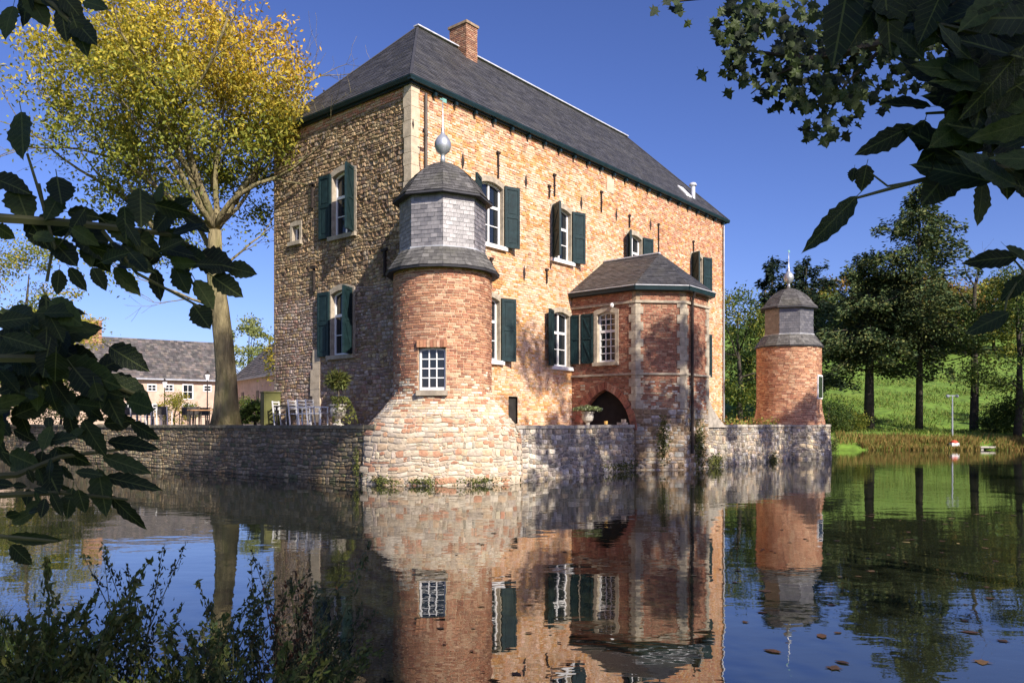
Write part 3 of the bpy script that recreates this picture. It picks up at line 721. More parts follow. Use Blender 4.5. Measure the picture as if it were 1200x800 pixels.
# annex roof
e = .22; ZA2 = AZ+.06
ER = [(8.73-e, -.03), (8.73-e, -2.96-e*.45), (10.06-e*.4, -4.29-e), (12.1+e*.4, -4.29-e), (13.4+e, -2.96-e*.45), (13.4+e, -.03)]
RG = [(11.07, -.03, 8.6), (11.07, -2.67, 8.6)]
mb = MB(); vs = [(x, y, ZA2) for x, y in ER] + RG
mb.add(vs, [(0, 1, 7, 6)[::-1], (1, 2, 7)[::-1], (2, 3, 7)[::-1], (3, 4, 7)[::-1], (4, 5, 6, 7)[::-1], (0, 1, 2, 3, 4, 5)])
ar = mb.build('roof', M['roofbase'], annex); mb = MB()
E3 = [Vector((x, y, ZA2)) for x, y in ER]; r0, r1 = Vector(RG[0]), Vector(RG[1]); sc2 = lambda: slate_c(.95)
tiles(mb, E3[0], E3[1], r1, r0, .26, .15, sc2); tiles(mb, E3[1], E3[2], r1, r1, .26, .15, sc2); tiles(mb, E3[2], E3[3], r1, r1, .26, .15, sc2); tiles(mb, E3[3], E3[4], r1, r1, .26, .15, sc2); tiles(mb, E3[4], E3[5], r0, r1, .26, .15, sc2)
# the courses above run clockwise seen from outside, so their lift is flipped outwards
o = mb.build('slates', M['slate'], ar, colors=True); o['kind'] = 'stuff'
mb = MB(); mb.bar(r0+Vector((0, 0, .02)), r1+Vector((0, 0, .02)), .16, .05); mb.build('ridge_cap', M['lead'], ar)
for i in range(5):
    p, q = Vector((*ER[i], AZ)), Vector((*ER[i+1], AZ)); d = (q-p).normalized(); nn = Vector((d.y, -d.x, 0))
    if nn.dot(p-Vector((11, -1.5, AZ))) < 0: nn = -nn
    mb = MB(); P = [p-nn*.16+Vector((0, 0, -.14)), q-nn*.16+Vector((0, 0, -.14)), q+nn*.03+Vector((0, 0, -.12)), p+nn*.03+Vector((0, 0, -.12)), p-nn*.16+Vector((0, 0, .03)), q-nn*.16+Vector((0, 0, .03)), q+nn*.06+Vector((0, 0, .04)), p+nn*.06+Vector((0, 0, .04))]
    mb.add(P, [(0, 3, 2, 1), (4, 5, 6, 7), (0, 1, 5, 4), (1, 2, 6, 5), (2, 3, 7, 6), (3, 0, 4, 7)]); g_ = mb.build('gutter', M['gutter'], annex)
    mb = MB(); mb.bar(p+nn*.065+Vector((0, 0, .05)), q+nn*.065+Vector((0, 0, .05)), .03, .025); mb.build('gutter_lip', M['lead'], g_)
mb = MB(); mb.tube([(10.5, -4.52, AZ-.1), (10.5, -4.40, AZ-.45), (10.5, -4.40, .6)], [.055]*3, 8); mb.build('downpipe', M['iron'], annex)
mb = MB(); mb.lathe([(.05, 0), (.085, .06), (.05, .16)], 8, ctr=(8.6, -1.98, 6.22)); mb.build('lamp', M['white'], annex)

# ------------------------------------------------------------------ corner towers
def spur(a):                                       # the tower's foot runs straight down in front and spreads into the walls at its sides
    d = abs((a - R(225) + math.pi) % (2*math.pi) - math.pi)/R(72); return .10 + .78*min(1, d)**2
def foot_r(z, r, flare):
    t_ = min(1, max(0, (2.72-z)/1.25)); return r + flare*(t_**1.25*.55 + .45*t_*t_*(3-2*t_)) + max(0, 1.47-z)*.05
def corner_tower(cu_, cv_, r, label, seed, zz5, flare, bh, bl, window=True, lant=.87, skirt=.24):
    rr = random.Random(seed)
    t = empty('corner_tower', LW(cu_, cv_, 0), TH); tag(t, label, 'tower')
    def mp(s, z, d): a = s/r; q = foot_r(z, r, spur(a) if flare > .5 else flare)+d; return (q*math.cos(a), q*math.sin(a), z)
    cam_a = math.atan2(-(LW(cu_, cv_).y), -(LW(cu_, cv_).x)) - TH
    wa = cam_a - .21; ws = (wa % (2*math.pi))*r
    WZ0, WW, WH = 2.72, .78, 1.22
    def cu(z):
        o = []
        if window and WZ0-.16 < z < WZ0+WH+.06: o.append((ws-WW/2-.03, ws+WW/2+.03))
        return o
    PT = [(.42,.19,.105),(.36,.155,.09),(.50,.26,.15),(.30,.13,.08),(.46,.22,.12),(.55,.34,.21)]
    def cf(s, z):
        if flare > .6 and z < 3.3 and rr.random() < (3.3-z)*.8: return pick(WST[:3]+[(.62,.48,.30)], .15)
        return pick(PT, .15)
    ZT = zz5[0]+.03
    mb = MB()
    bricks(mb, 0, 2*math.pi*r, 1.95 if flare > .5 else 1.6, ZT, mp, cu, cf, bl=bl, bh=bh, r=rr)
    o = mb.build('brickwork', M['brick'], t, colors=True); o['kind'] = 'stuff'
    mb = MB(); sheet(mb, 0, 2*math.pi*r, -.5, ZT, [(ws-WW/2-.01, ws+WW/2+.01, WZ0-.1, WZ0+WH)] if window else [], mp, -.014, ns=72)
    mb.lathe([(r-.3, -.5), (r-.3, ZT)], 40); mb.build('wall', M['mortar'], t)
    if window:
        q = r*math.cos(WW/2/r); p = Vector((math.cos(wa), math.sin(wa), 0))*(q-.0)
        make_window(t, p.x, p.y, WZ0, wa+R(90), WW, WH, None, arch=.05, grid=((1, 4),), cols=3, recess=.09, sill=False, surround=False, frame=.06)
        Wd = MB(); Wd.box((-WW/2-.06, -.13, -.16), (WW/2+.06, .1, -.01)); Wd.build('stone_sill', M['stonetrim'], t, (p.x, p.y, WZ0), wa+R(90))
        Wd = MB()
        for k in range(9): x0 = -WW/2-.05+(WW+.1)*k/9; Wd.box((x0, -.075, WH), (x0+(WW+.1)/9-.012, .12, WH+.2), pick(PT, .15))
        o = Wd.build('brick_lintel', M['brick'], t, (p.x, p.y, WZ0), wa+R(90), colors=True)
    else:                                          # slit window on the far flank
        wa2 = cam_a + 1.18; p = Vector((math.cos(wa2), math.sin(wa2), 0))*(r-.02)
        s = MB(); s.box((-.3, -.06, 0), (.3, .08, 1.2)); wo = s.build('window', M['white'], t, (p.x, p.y, 3.0), wa2+R(90))
        for k in range(2):
            s = MB(); s.box((-.25+.26*k, -.075, .06), (-.25+.26*k+.22, -.062, 1.12)); s.build('pane', M['glass'], wo)
    # skirt, lantern, dome
    ro = r*lant; zs0, zs1, zl, zd = zz5
    k8 = [math.pi/4*k for k in range(8)]
    def oc(rad, z, k): return Vector((rad*math.cos(k8[k % 8]), rad*math.sin(k8[k % 8]), z))
    sk = MB(); sk.lathe([(r-.1, zs0-.02), (r+skirt-.01, zs0-.06), (r+skirt, zs0), (ro+.03, zs1), (ro-.05, zs1)], 16, a0=0)
    so_ = sk.build('skirt_roof', M['roofbase'], t); mb = MB()
    for k in range(16):
        a0, a1 = math.pi/8*k, math.pi/8*(k+1)
        f = lambda rad, z, a: (rad*math.cos(a), rad*math.sin(a), z)
        tiles(mb, f(r+skirt+.005, zs0+.005, a0), f(r+skirt+.005, zs0+.005, a1), f(ro+.035, zs1, a1), f(ro+.035, zs1, a0), .22, .13, lambda: tuple(c*k for c, k in zip(slate_c(2.0), (1.0, .98, .90))), r=rr)
    o = mb.build('slates', M['moss'], so_, colors=True); o['kind'] = 'stuff'
    mb = MB(); mb.lathe([(ro+.05, 0), (ro+.06, .05), (ro-.02, .06)], 8, ctr=(0, 0, zs1-.01)); mb.build('lead_band', M['lead'], t)
    mb = MB(); mb.lathe([(ro-.02, zs1), (ro-.02, zl)], 8); lo_ = mb.build('lantern', M['roofbase'], t); mb = MB()
    for k in range(8): tiles(mb, oc(ro, zs1+.04, k), oc(ro, zs1+.04, k+1), oc(ro, zl, k+1), oc(ro, zl, k), .21, .125, lambda: tuple(c*k for c, k in zip(slate_c(3.6 if flare > .5 else 1.6), (1.05, 1.0, .93))), r=rr)
    o = mb.build('slates', M['slate_sheen'], lo_, colors=True); o['kind'] = 'stuff'
    prof = [(1.0, 0), (1.06, 0.0), (.94, .16), (.84, .36), (.74, .56), (.60, .76), (.44, .93), (.26, 1.07), (.07, 1.17)]
    prof = [(q*(ro+.14), zl+z_*(zd-zl)/1.17) for q, z_ in prof]
    mb = MB(); mb.lathe([(ro-.05, zl-.06), (prof[1][0]+.01, zl-.07)]+[(a-.01, b_-.005) for a, b_ in prof[1:]], 8); do = mb.build('dome', M['roofbase'], t); mb = MB()
    for (ra, za), (rb, zb_) in zip(prof[1:], prof[2:]):
        for k in range(8): tiles(mb, oc(ra, za, k), oc(ra, za, k+1), oc(rb, zb_, k+1), oc(rb, zb_, k), .2, .115, lambda: tuple(c*k for c, k in zip(slate_c(1.7), (1.0, .98, .93))), r=rr)
    o = mb.build('slates', M['moss'], do, colors=True); o['kind'] = 'stuff'
    mb = MB(); mb.lathe([(.09, 0), (.07, .18), (.06, .25), (.10, .29), (.2, .37), (.255, .52), (.25, .66), (.17, .8), (.07, .9), (.045, 1.0), (.06, 1.06), (.03, 1.12), (.02, 1.5), (.012, 1.95)], 16, ctr=(0, 0, zd-.02))
    fo = mb.build('finial', M['zinc'], t, smooth=True)
    mb = MB(); mb.box((-.02, -.008, zd+1.86), (.16, .008, zd+1.98)); mb.box((-.12, -.008, zd+1.9), (-.02, .008, zd+1.94)); mb.build('weather_vane', M['copper'], fo)
    return t
T1 = (-.05, -1.45); T2 = (23.4, -3.3)
corner_tower(*T1, 1.49, 'round brick corner tower with octagonal slate lantern, small white lattice window and dappled foot', 11, (6.27, 6.86, 8.47, 9.68), .88, .075, .22)
corner_tower(*T2, 1.60, 'round brick tower at the far end of the moat wall, slate lantern, no shutters', 12, (5.68, 6.26, 7.67, 8.75), .22, .09, .26, window=False, lant=.79, skirt=.10)

# ------------------------------------------------------------------ moat wall
foot_mix = [(.46,.24,.14),(.52,.30,.18),(.50,.34,.22)]
mw = empty('moat_wall', C0, TH); tag(mw, 'long weathered stone retaining wall rising from the moat round the terrace', 'wall')
def seg_map(p, q):
    p, q = Vector((*p, 0)), Vector((*q, 0)); ex = (q-p).normalized(); nn = Vector((ex.y, -ex.x, 0))
    return (lambda s, z, d: tuple(p + ex*s + nn*(d + .05*(1.7-z)/1.7) + Vector((0, 0, z)))), (q-p).length
def mpB(s, z, d): a = R(128) + s/2.4; q = foot_r(z, 1.49, spur(a))+.015+d; return (T1[0]+q*math.cos(a), T1[1]+q*math.sin(a), z)
lenB = 2.4*R(190)
b2 = lambda s, z, d: (T2[0]+(1.98+.05*(1.7-z)+d)*math.cos(R(205)+s/2), T2[1]+(1.98+.05*(1.7-z)+d)*math.sin(R(205)+s/2), z)
segs = [seg_map((WALL_U, 46), (WALL_U, -.75)), (mpB, lenB), seg_map((1.1, -3.35), (8.80, -2.86)), seg_map((12.2, WALL_V2), (T2[0]-1.3, WALL_V2)), (b2, 2*R(190)), seg_map((UEND, WALL_V2+2), (UEND, 14))]
allc = []
cm = MB(); cm1 = MB(); cm0 = MB()
for i, (mp, L_) in enumerate(segs):
    cs = rubble(0, L_, -.35, WTOP-.1 if i != 1 else 2.05, lambda z: [], .09, .22, .13, .40)
    allc += [(a, b_, z0, z1, i) for a, b_, z0, z1 in cs]
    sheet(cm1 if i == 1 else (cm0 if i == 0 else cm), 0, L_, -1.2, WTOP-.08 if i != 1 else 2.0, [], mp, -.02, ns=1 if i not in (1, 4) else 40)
    # ragged coping stones
    x = 0
    while x < L_-.02:
        l = min(rng.uniform(.35, .7), L_-x); s = MB(); y0, y1 = -.35, .045+rng.uniform(-.01, .02); zt = WTOP + rng.uniform(-.015, .02)
        if i in (1, 4) : 
            P = [mp(x+.008, WTOP-.1, y0), mp(x+l-.008, WTOP-.1, y0), mp(x+l-.008, WTOP-.1, y1), mp(x+.008, WTOP-.1, y1)]
        else: P = [mp(x+.008, WTOP-.1, y0), mp(x+l-.008, WTOP-.1, y0), mp(x+l-.008, WTOP-.1, y1), mp(x+.008, WTOP-.1, y1)]
        P += [(p[0], p[1], zt) for p in P]
        s.add(P, [(0, 1, 2, 3), (7, 6, 5, 4), (4, 5, 1, 0), (5, 6, 2, 1), (6, 7, 3, 2), (7, 4, 0, 3)])
        if i not in (1,): s.build('coping_stone', M['mortar_moss_shade' if i == 0 else 'mortar_wall'], mw)
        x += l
cm.build('wall_core', M['mortar_wall'], mw); cm1.build('wall_core', M['mortar_pale'], mw); cm0.build('wall_core', M['mortar_moss_shade'], mw)
def sc_(c):
    mp, _ = segs[c[4]]; p = mp((c[0]+c[1])/2, 1, 0); q = LW(p[0], p[1]); d = q.length
    if c[2] < -.05: return 0
    return (c[1]-c[0])*(c[3]-c[2])/d**2
BAST_P = [(.60,.50,.35),(.57,.47,.33),(.64,.55,.41),(.52,.42,.29),(.55,.40,.25),(.48,.40,.30),(.50,.27,.16)]
order = sorted(range(len(allc)), key=lambda i: -sc_(allc[i])); big = set(order[:300])
M['bast_rand'] = mk('bast_rand', rand=BAST_P, rough=.92, var=.3, scale=2.2, bump=.4, bscale=6)
M['shade_rand'] = mk('shade_rand', rand=[(c[0]*.46, c[1]*.42, c[2]*.33) for c in WST], rough=.92, var=.35, scale=3, bump=.5, bscale=6)  # left wall stones, their shade put into the colour
ums_of = {1: unit_meshes(M['bast_rand'], 'stone'), 0: unit_meshes(M['shade_rand'], 'stone')}; ums = unit_meshes(M['wstone_rand'], 'stone'); rb = MB()
BAST = [(.60,.50,.35),(.57,.47,.33),(.64,.55,.41),(.52,.42,.29),(.55,.40,.25),(.48,.40,.30)]
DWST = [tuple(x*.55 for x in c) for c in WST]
MOSS_SHADE = [(c[0]*.46, c[1]*.42, c[2]*.33) for c in WST] + [(.14,.14,.07)]  # shade of the left wall mixed into the stone colours, plus moss green
for i, (a, b_, z0, z1, si) in enumerate(allc):
    mp = warped(segs[si][0], .11, 1.0) if z1 < WTOP-.25 or si == 1 else warped(segs[si][0], .04, 1.0); w_, h_ = b_-a-.014, z1-z0-.014; smid, zm = (a+b_)/2, (z0+z1)/2
    if w_ < .03 or h_ < .03: continue
    dep = (.007 if si == 1 else .020)*rng.uniform(.4, 1.4); ui = rng.randrange(len(UNITS))
    if i in big:
        ex = (Vector(mp(smid+.01, zm, 0))-Vector(mp(smid-.01, zm, 0))).normalized(); up = (Vector(mp(smid, zm+.01, 0))-Vector(mp(smid, zm-.01, 0))).normalized()
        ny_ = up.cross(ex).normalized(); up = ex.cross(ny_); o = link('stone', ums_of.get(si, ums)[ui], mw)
        Mx = Matrix((ex, ny_, up)).transposed().to_4x4(); Mx.translation = Vector(mp(smid, zm, 0)); o.matrix_local = Mx @ Matrix.Diagonal((w_, dep, h_, 1))
    else:
        vs, fs = UNITS[ui]; rb.add([mp(smid+x*w_, zm+z*h_, -y*dep) for x, y, z in vs], fs, pick((BAST + (foot_mix*3 if zm > 1.2 else foot_mix[:1]) + (DWST[:3] if mn.noise((smid*.9, zm*1.2, 3)) > .25 else [])) if si == 1 else (MOSS_SHADE if si == 0 else WST[3:]+DWST), .2))
o = rb.build('rubble', M['stone'], mw, colors=True); o['kind'] = 'stuff'
# ramp of masonry beside the annex
mb = MB(); P = [(12.2, -4.2, 1.6), (14.0, -4.2, 1.6), (12.2, -4.2, 2.9), (12.7, -4.2, 2.35), (13.3, -4.2, 1.95), (12.2, -3.7, 1.6), (14.0, -3.7, 1.6), (12.2, -3.7, 2.9), (12.7, -3.7, 2.35), (13.3, -3.7, 1.95)]
mb.add(P, [(0, 1, 4, 3, 2), (5, 7, 8, 9, 6), (2, 3, 8, 7), (3, 4, 9, 8), (4, 1, 6, 9)]); mb.build('ramped_coping', M['mortar_wall'], mw)

# ------------------------------------------------------------------ foliage makers
def rand_dirs(n, r_):
    d = r_.normal(size=(n, 3)); return d/np.linalg.norm(d, axis=1, keepdims=True)
def card_mesh(name, P, L_, W_, colors, mat, r_, axis_=None, flat=0.0):
    """one small diamond leaf per point, folded along its middle"""
    n = len(P); P = np.asarray(P, float); L_ = np.broadcast_to(L_, (n,))[:, None]; W_ = np.broadcast_to(W_, (n,))[:, None]
    a = rand_dirs(n, r_) if axis_ is None else axis_ + r_.normal(size=(n, 3))*.35
    if flat: a[:, 2] *= (1-flat)
    a /= np.linalg.norm(a, axis=1, keepdims=True)
    b_ = np.cross(a, rand_dirs(n, r_)); b_ /= np.linalg.norm(b_, axis=1, keepdims=True)+1e-9
    c_ = np.cross(a, b_)
    V = np.empty((n, 4, 3)); V[:, 0] = P - a*L_*.5; V[:, 1] = P + b_*W_*.5 + c_*W_*.18; V[:, 2] = P + a*L_*.5; V[:, 3] = P - b_*W_*.5 + c_*W_*.18
    return np_mesh(name, V.reshape(-1, 3), np.arange(n*4).reshape(n, 4), colors, mat)
def mixcol(pal, n, r_, j=.2):
    pal = np.array(pal); c = pal[r_.integers(0, len(pal), n)]; return c*(1+r_.uniform(-j, j, (n, 1)))
def grow(mb, tips, p, d, length, r, lvl, maxl, rr, up=.06, spread=.75, nseg=5, kids=(2, 3), thin=.0):
    p = Vector(p); d = Vector(d).normalized(); pts, rad = [p.copy()], [r]; dirs = [d.copy()]
    for k in range(nseg):
        d = (d + Vector((rr.gauss(0, .13), rr.gauss(0, .13), rr.gauss(0, .10)+up))).normalized()
        p = p + d*(length/nseg); pts.append(p.copy()); rad.append(max(.006, r*(1-.45*(k+1)/nseg))); dirs.append(d.copy())
    mb.tube(pts, rad, 7 if r > .12 else (5 if r > .04 else 3), cap=r > .05)
    if lvl >= maxl:
        for q in pts[1:]: tips.append(q)
        return
    def side(dd):
        ax = dd.cross(Vector((rr.gauss(0, 1), rr.gauss(0, 1), rr.gauss(0, 1)))).normalized(); return (dd + ax*spread*rr.uniform(.6, 1.25)).normalized()
    for _ in range(rr.randint(*kids)): grow(mb, tips, pts[-1], side(d), length*rr.uniform(.62, .82), rad[-1]*rr.uniform(.6, .85), lvl+1, maxl, rr, up, spread, nseg, kids)
    for k in range(2, nseg):
        if rr.random() < .6: grow(mb, tips, pts[k], side(dirs[k]), length*rr.uniform(.45, .7), rad[k]*rr.uniform(.4, .6), lvl+1, maxl, rr, up, spread, nseg, kids)

# the big yellow tree on the terrace
def autumn_tree():
    rr = random.Random(21); r_ = np.random.default_rng(21); Yt = 29.6
    base = at(264, 497, Yt); base.z = WTOP-.05
    t = empty('autumn_tree', base); tag(t, 'tall broad tree with yellowing crown and pale lichened trunk on the terrace', 'tree')
    pts = [base + Vector((0, 0, -.1)), at(265, 480, Yt), at(265, 440, Yt), at(262, 400, Yt), at(257, 360, Yt), at(252, 320, Yt), at(252, 270, Yt)]
    mb = MB(); tips = []
    n0 = len(mb.v); mb.tube([p-base for p in pts], [.60, .45, .38, .35, .33, .29, .23], 16)
    for q in range(n0, len(mb.v)):
        a_ = Vector(mb.v[q]); c_ = pts[0].lerp(pts[-1], 0); k_ = 1+.10*mn.noise((a_.x*4, a_.y*4, a_.z*.7)); ax_ = min((p-base for p in pts), key=lambda p: abs(p.z-a_.z)); mb.v[q] = (ax_.x+(a_.x-ax_.x)*k_, ax_.y+(a_.y-ax_.y)*k_, a_.z)
    top = pts[-1]-base
    limbs = [((-.55, .1, .85), 3.9, .14, top), ((-.12, -.25, 1), 4.4, .17, top), ((.28, .2, .95), 4.2, .15, top), ((.1, .5, .9), 3.8, .13, top), ((-.75, -.35, .6), 4.0, .11, top), ((.62, .1, .6), 3.0, .09, top),
             ((-.95, -.2, .42), 4.4, .13, pts[5]-base), ((-.8, .45, .5), 3.8, .12, pts[5]-base + Vector((0, 0, .8))), ((.5, -.3, .8), 3.2, .12, top), ((-.45, -.55, .75), 3.8, .13, top),
             ((-.9, -.1, .12), 2.8, .06, pts[4]-base), ((.75, .2, .45), 2.2, .06, pts[5]-base)]
    for d, l, r, p in limbs: grow(mb, tips, p, d, l, r, 0, 3, rr, up=.035, spread=.62, nseg=5, kids=(2, 2))
    T = np.array([tuple(q) for q in tips]); B = np.array(tuple(base))
    ctr = np.array(tuple(at(190, 125, Yt))) - B; rad = np.array([5.2, 4.8, 6.6])
    keep = (((T-ctr)/rad)**2).sum(1) < 1.08; Tk = T[keep]
    mb.build('trunk', M['bark'], t, smooth=True)
    n = 40000; i = r_.integers(0, len(Tk), n); P = Tk[i] + r_.normal(size=(n, 3))*np.array([.32, .32, .28])
    nc = 120; D = rand_dirs(nc, r_)*r_.uniform(.35, 1.0, (nc, 1))**.5*rad*.96 + ctr; D[:, 2] = np.maximum(D[:, 2], ctr[2]-rad[2]*.80)
    j = r_.integers(0, nc, 15000); P = np.concatenate([P, D[j] + r_.normal(size=(15000, 3))*np.array([.42, .42, .30])]); n = len(P)
    hz = (P[:, 2]-ctr[2])/rad[2]; hx = (P[:, 0]-ctr[0])/rad[0]
    dens = np.where(hz < -.6, .30, np.where(hx < -.5, .7, 1.0)); dens = np.where((hx < -.5) & (hz < -.12), .16, dens)
    k = r_.random(n) < dens; P, hz, hx = P[k], hz[k], hx[k]; n = len(P)
    green, yel, ora = np.array([.20, .23, .035]), np.array([.56, .44, .045]), np.array([.62, .36, .04])
    g_ = np.clip((hz + .05 + r_.normal(size=n)*.22)*1.5+.42, 0, 1)[:, None]; c = green*(1-g_) + yel*g_
    o_ = np.clip((hz + .6*hx - .4 + r_.normal(size=n)*.22)*1.3, 0, .8)[:, None]; c = c*(1-o_) + ora*o_
    c *= (1+r_.uniform(-.3, .25, (n, 1)))
    link('crown', card_mesh('crown', P, r_.uniform(.12, .24, n), r_.uniform(.06, .10, n), c, M['leaf'], r_), t)
autumn_tree()

def clump_tree(name, label, loc, H, crown_lo, rx, ry, pal, group=None, n=6000, clumps=60, size=(.22, .40), seed=1, bark='bark_dark', trunk_r=.22, sig=.5, cat='tree', shell=.55, limbs=7):
    r_ = np.random.default_rng(seed); rr = random.Random(seed); loc = Vector(loc)
    t = empty(name, loc); tag(t, label, cat, group)
    mb = MB(); zc = (H+crown_lo)/2; hz = (H-crown_lo)/2
    pts = [Vector((0, 0, -.3))]; x = y = 0
    for k in range(1, 6): x += rr.gauss(0, .12); y += rr.gauss(0, .12); pts.append(Vector((x, y, k/5*H*.8)))
    mb.tube(pts, [trunk_r*(1.25, 1, .85, .65, .42, .15)[k] for k in range(6)], 8)
    D = rand_dirs(clumps, r_); rad = r_.uniform(shell, 1.0, (clumps, 1))**.6
    Cc = D*rad*np.array([rx, ry, hz]) + np.array([x*.6, y*.6, zc])
    Cc[:, 0] *= np.where(Cc[:, 2] > zc, 1 - .25*(Cc[:, 2]-zc)/hz, 1.0)
    for k in range(limbs):
        c = Vector(Cc[k]); b0 = pts[2].lerp(pts[4], rr.random()); b0.z = min(b0.z, c.z-.2) if c.z-.2 > .5 else b0.z
        mid = b0.lerp(c, .5) + Vector((0, 0, .25)); mb.tube([b0, mid, c], [trunk_r*.35, trunk_r*.22, .02], 5)
    mb.build('trunk', M[bark], t, smooth=True)
    cs = r_.uniform(.6, 1.35, clumps); i = r_.choice(clumps, n, p=cs/cs.sum())
    P = Cc[i] + r_.normal(size=(n, 3))*(sig*cs[i])[:, None]*np.array([1, 1, .7]); P[:, 2] = np.maximum(P[:, 2], .1)
    pal = np.array(pal); ci = r_.integers(0, len(pal), clumps)
    c = np.where(r_.random((n, 1)) < .6, pal[ci[i]], pal[r_.integers(0, len(pal), n)])*(1+r_.uniform(-.25, .25, (n, 1)))
    link('crown', card_mesh('crown', P, r_.uniform(*size, n), r_.uniform(*size, n)*.55, c, M['leaf'], r_), t)
    return t
GRN = [(.055,.095,.018),(.04,.075,.016),(.08,.12,.02),(.06,.09,.02)]
YGR = [(.17,.19,.03),(.11,.15,.025),(.22,.21,.03),(.13,.15,.02)]
YEL = [(.42,.33,.04),(.30,.28,.04),(.48,.36,.05),(.22,.24,.03)]
RUS = [(.26,.15,.04),(.20,.14,.04),(.30,.20,.05),(.14,.13,.03)]
def conifer(name, label, loc, H, lo, rad, seed, n_br=110, per=130, pal=((.06,.095,.034),(.045,.075,.028),(.09,.12,.038),(.13,.14,.042)), irr=.35, trunk_r=.25, size=(.22, .42), group=None):
    r_ = np.random.default_rng(seed); rr = random.Random(seed); t = empty(name, loc); tag(t, label, 'tree', group); mb = MB()
    mb.tube([(0, 0, -.3), (rr.gauss(0, .1), 0, H*.35), (rr.gauss(0, .15), 0, H*.7), (0, 0, H)], [trunk_r*1.2, trunk_r*.85, trunk_r*.5, .03], 8)
    PP, AA = [], []
    for k in range(n_br):
        f = (k+rr.random())/n_br; z = lo + (H-lo)*f; l = rad*(1-f)**.55*(1+rr.uniform(-irr, irr)) + .3
        if f < .12: l *= .75
        a = rr.uniform(0, 2*math.pi); d = Vector((math.cos(a), math.sin(a), 0)); rs = rr.uniform(-.15, .35); q = [Vector((0, 0, z)), Vector((0, 0, z)) + d*l*.5 + Vector((0, 0, (.12+rs)*l*.6)), Vector((0, 0, z)) + d*l + Vector((0, 0, (rs-.16*(1-f))*l))]
        mb.tube(q, [.05*(1-f)+.02, .03*(1-f)+.01, .006], 4, cap=False)
        m_ = max(40, int(per*l/rad)); s_ = r_.uniform(.18, 1.03, m_)[:, None]
        q0, q1, q2 = (np.array(tuple(e)) for e in q); C_ = q0*(1-s_)**2 + 2*q1*s_*(1-s_) + q2*s_**2
        side = np.array([-d.y, d.x, 0]); wd = (.40*l*(1.15-s_))*r_.uniform(-1, 1, (m_, 1))
        P = C_ + side*wd + np.array([0, 0, 1])*(-abs(wd)*.45 + r_.normal(size=(m_, 1))*.24) ; PP.append(P)
        AA.append(np.array(tuple(d))*1.0 + side*np.sign(wd)*.6 + np.array([0, 0, -.25]))
    P = np.concatenate(PP); A_ = np.concatenate(AA); n = len(P)
    mb.build('trunk', M['bark_dark'], t, smooth=True)
    c = mixcol(pal, n, r_, .3)
    link('crown', card_mesh('crown', P, r_.uniform(*size, n), r_.uniform(.09, .17, n), c, M['needle'], r_, axis_=A_), t)
    return t
def on_ground(px, Y): x = (px-HX)/F*Y; return Vector((x, Y, gz_at(x, Y)))
conifer('conifer_tree', 'tall dark conifer with bare lower trunk on the far bank, tallest of its group', on_ground(1077, 60), 18.6, 5.4, 4.2, 31, n_br=140, per=260, irr=.5)
conifer('conifer_tree', 'broad dark conifer with thick shaggy trunk beside the tallest conifer', on_ground(1018, 61), 13.6, 4.6, 4.6, 32, n_br=120, per=240, trunk_r=.36)
conifer('conifer_tree', 'low dark conifer filling the gap behind the far tower', on_ground(945, 72), 13.5, 1.5, 4.6, 33, n_br=100, per=220, size=(.3, .55), pal=((.018,.034,.016),(.024,.042,.018),(.014,.028,.016)))
conifer('conifer_tree', 'narrow dark conifer rising just past the far tower roof', on_ground(905, 75), 14.0, 1.2, 3.8, 34, n_br=90, per=200, size=(.3, .55), pal=((.018,.034,.016),(.024,.042,.018),(.014,.028,.016)))
clump_tree('broadleaf_tree', 'yellow green tree between the castle end and the far tower', on_ground(868, 62), 11.5, .8, 3.4, 3.4, YGR+GRN[:2], n=9000, clumps=60, seed=41, size=(.16, .30))
clump_tree('broadleaf_tree', 'dark green tree standing low behind the far tower wall', on_ground(890, 70), 9.5, .3, 3.6, 3.4, GRN, n=8000, clumps=50, seed=42, size=(.2, .34))
clump_tree('broadleaf_tree', 'large dark broadleaf tree at the water beyond the bare tree', on_ground(1192, 55), 12.0, 1.4, 3.7, 3.6, GRN+YGR[:1], n=14000, clumps=80, seed=43, size=(.14, .26), trunk_r=.25)
# bare tree
rr = random.Random(5); b0 = on_ground(1141, 59); t = empty('bare_tree', b0); tag(t, 'slim nearly leafless tree with thin forked branches on the far bank', 'tree')
mb = MB(); tips = []
mb.tube([(0, 0, -.3), (.1, 0, 4), (-.05, 0, 8), (.1, 0, 11)], [.34, .27, .2, .12], 8)
for d, p in (((.5, 0, .9), (.1, 0, 10.8)), ((-.4, .2, 1), (.1, 0, 10.9)), ((.8, .2, .4), (0, 0, 8.5)), ((-.8, 0, .5), (0, 0, 9.3)), ((-.6, .2, -.3), (.05, 0, 6)), ((.1, 0, 1), (.1, 0, 11))):
    grow(mb, tips, p, d, 1.9, .07, 0, 2, rr, up=.05, spread=.6, nseg=4, kids=(1, 2))
mb.build('trunk', M['bark_dark'], t)
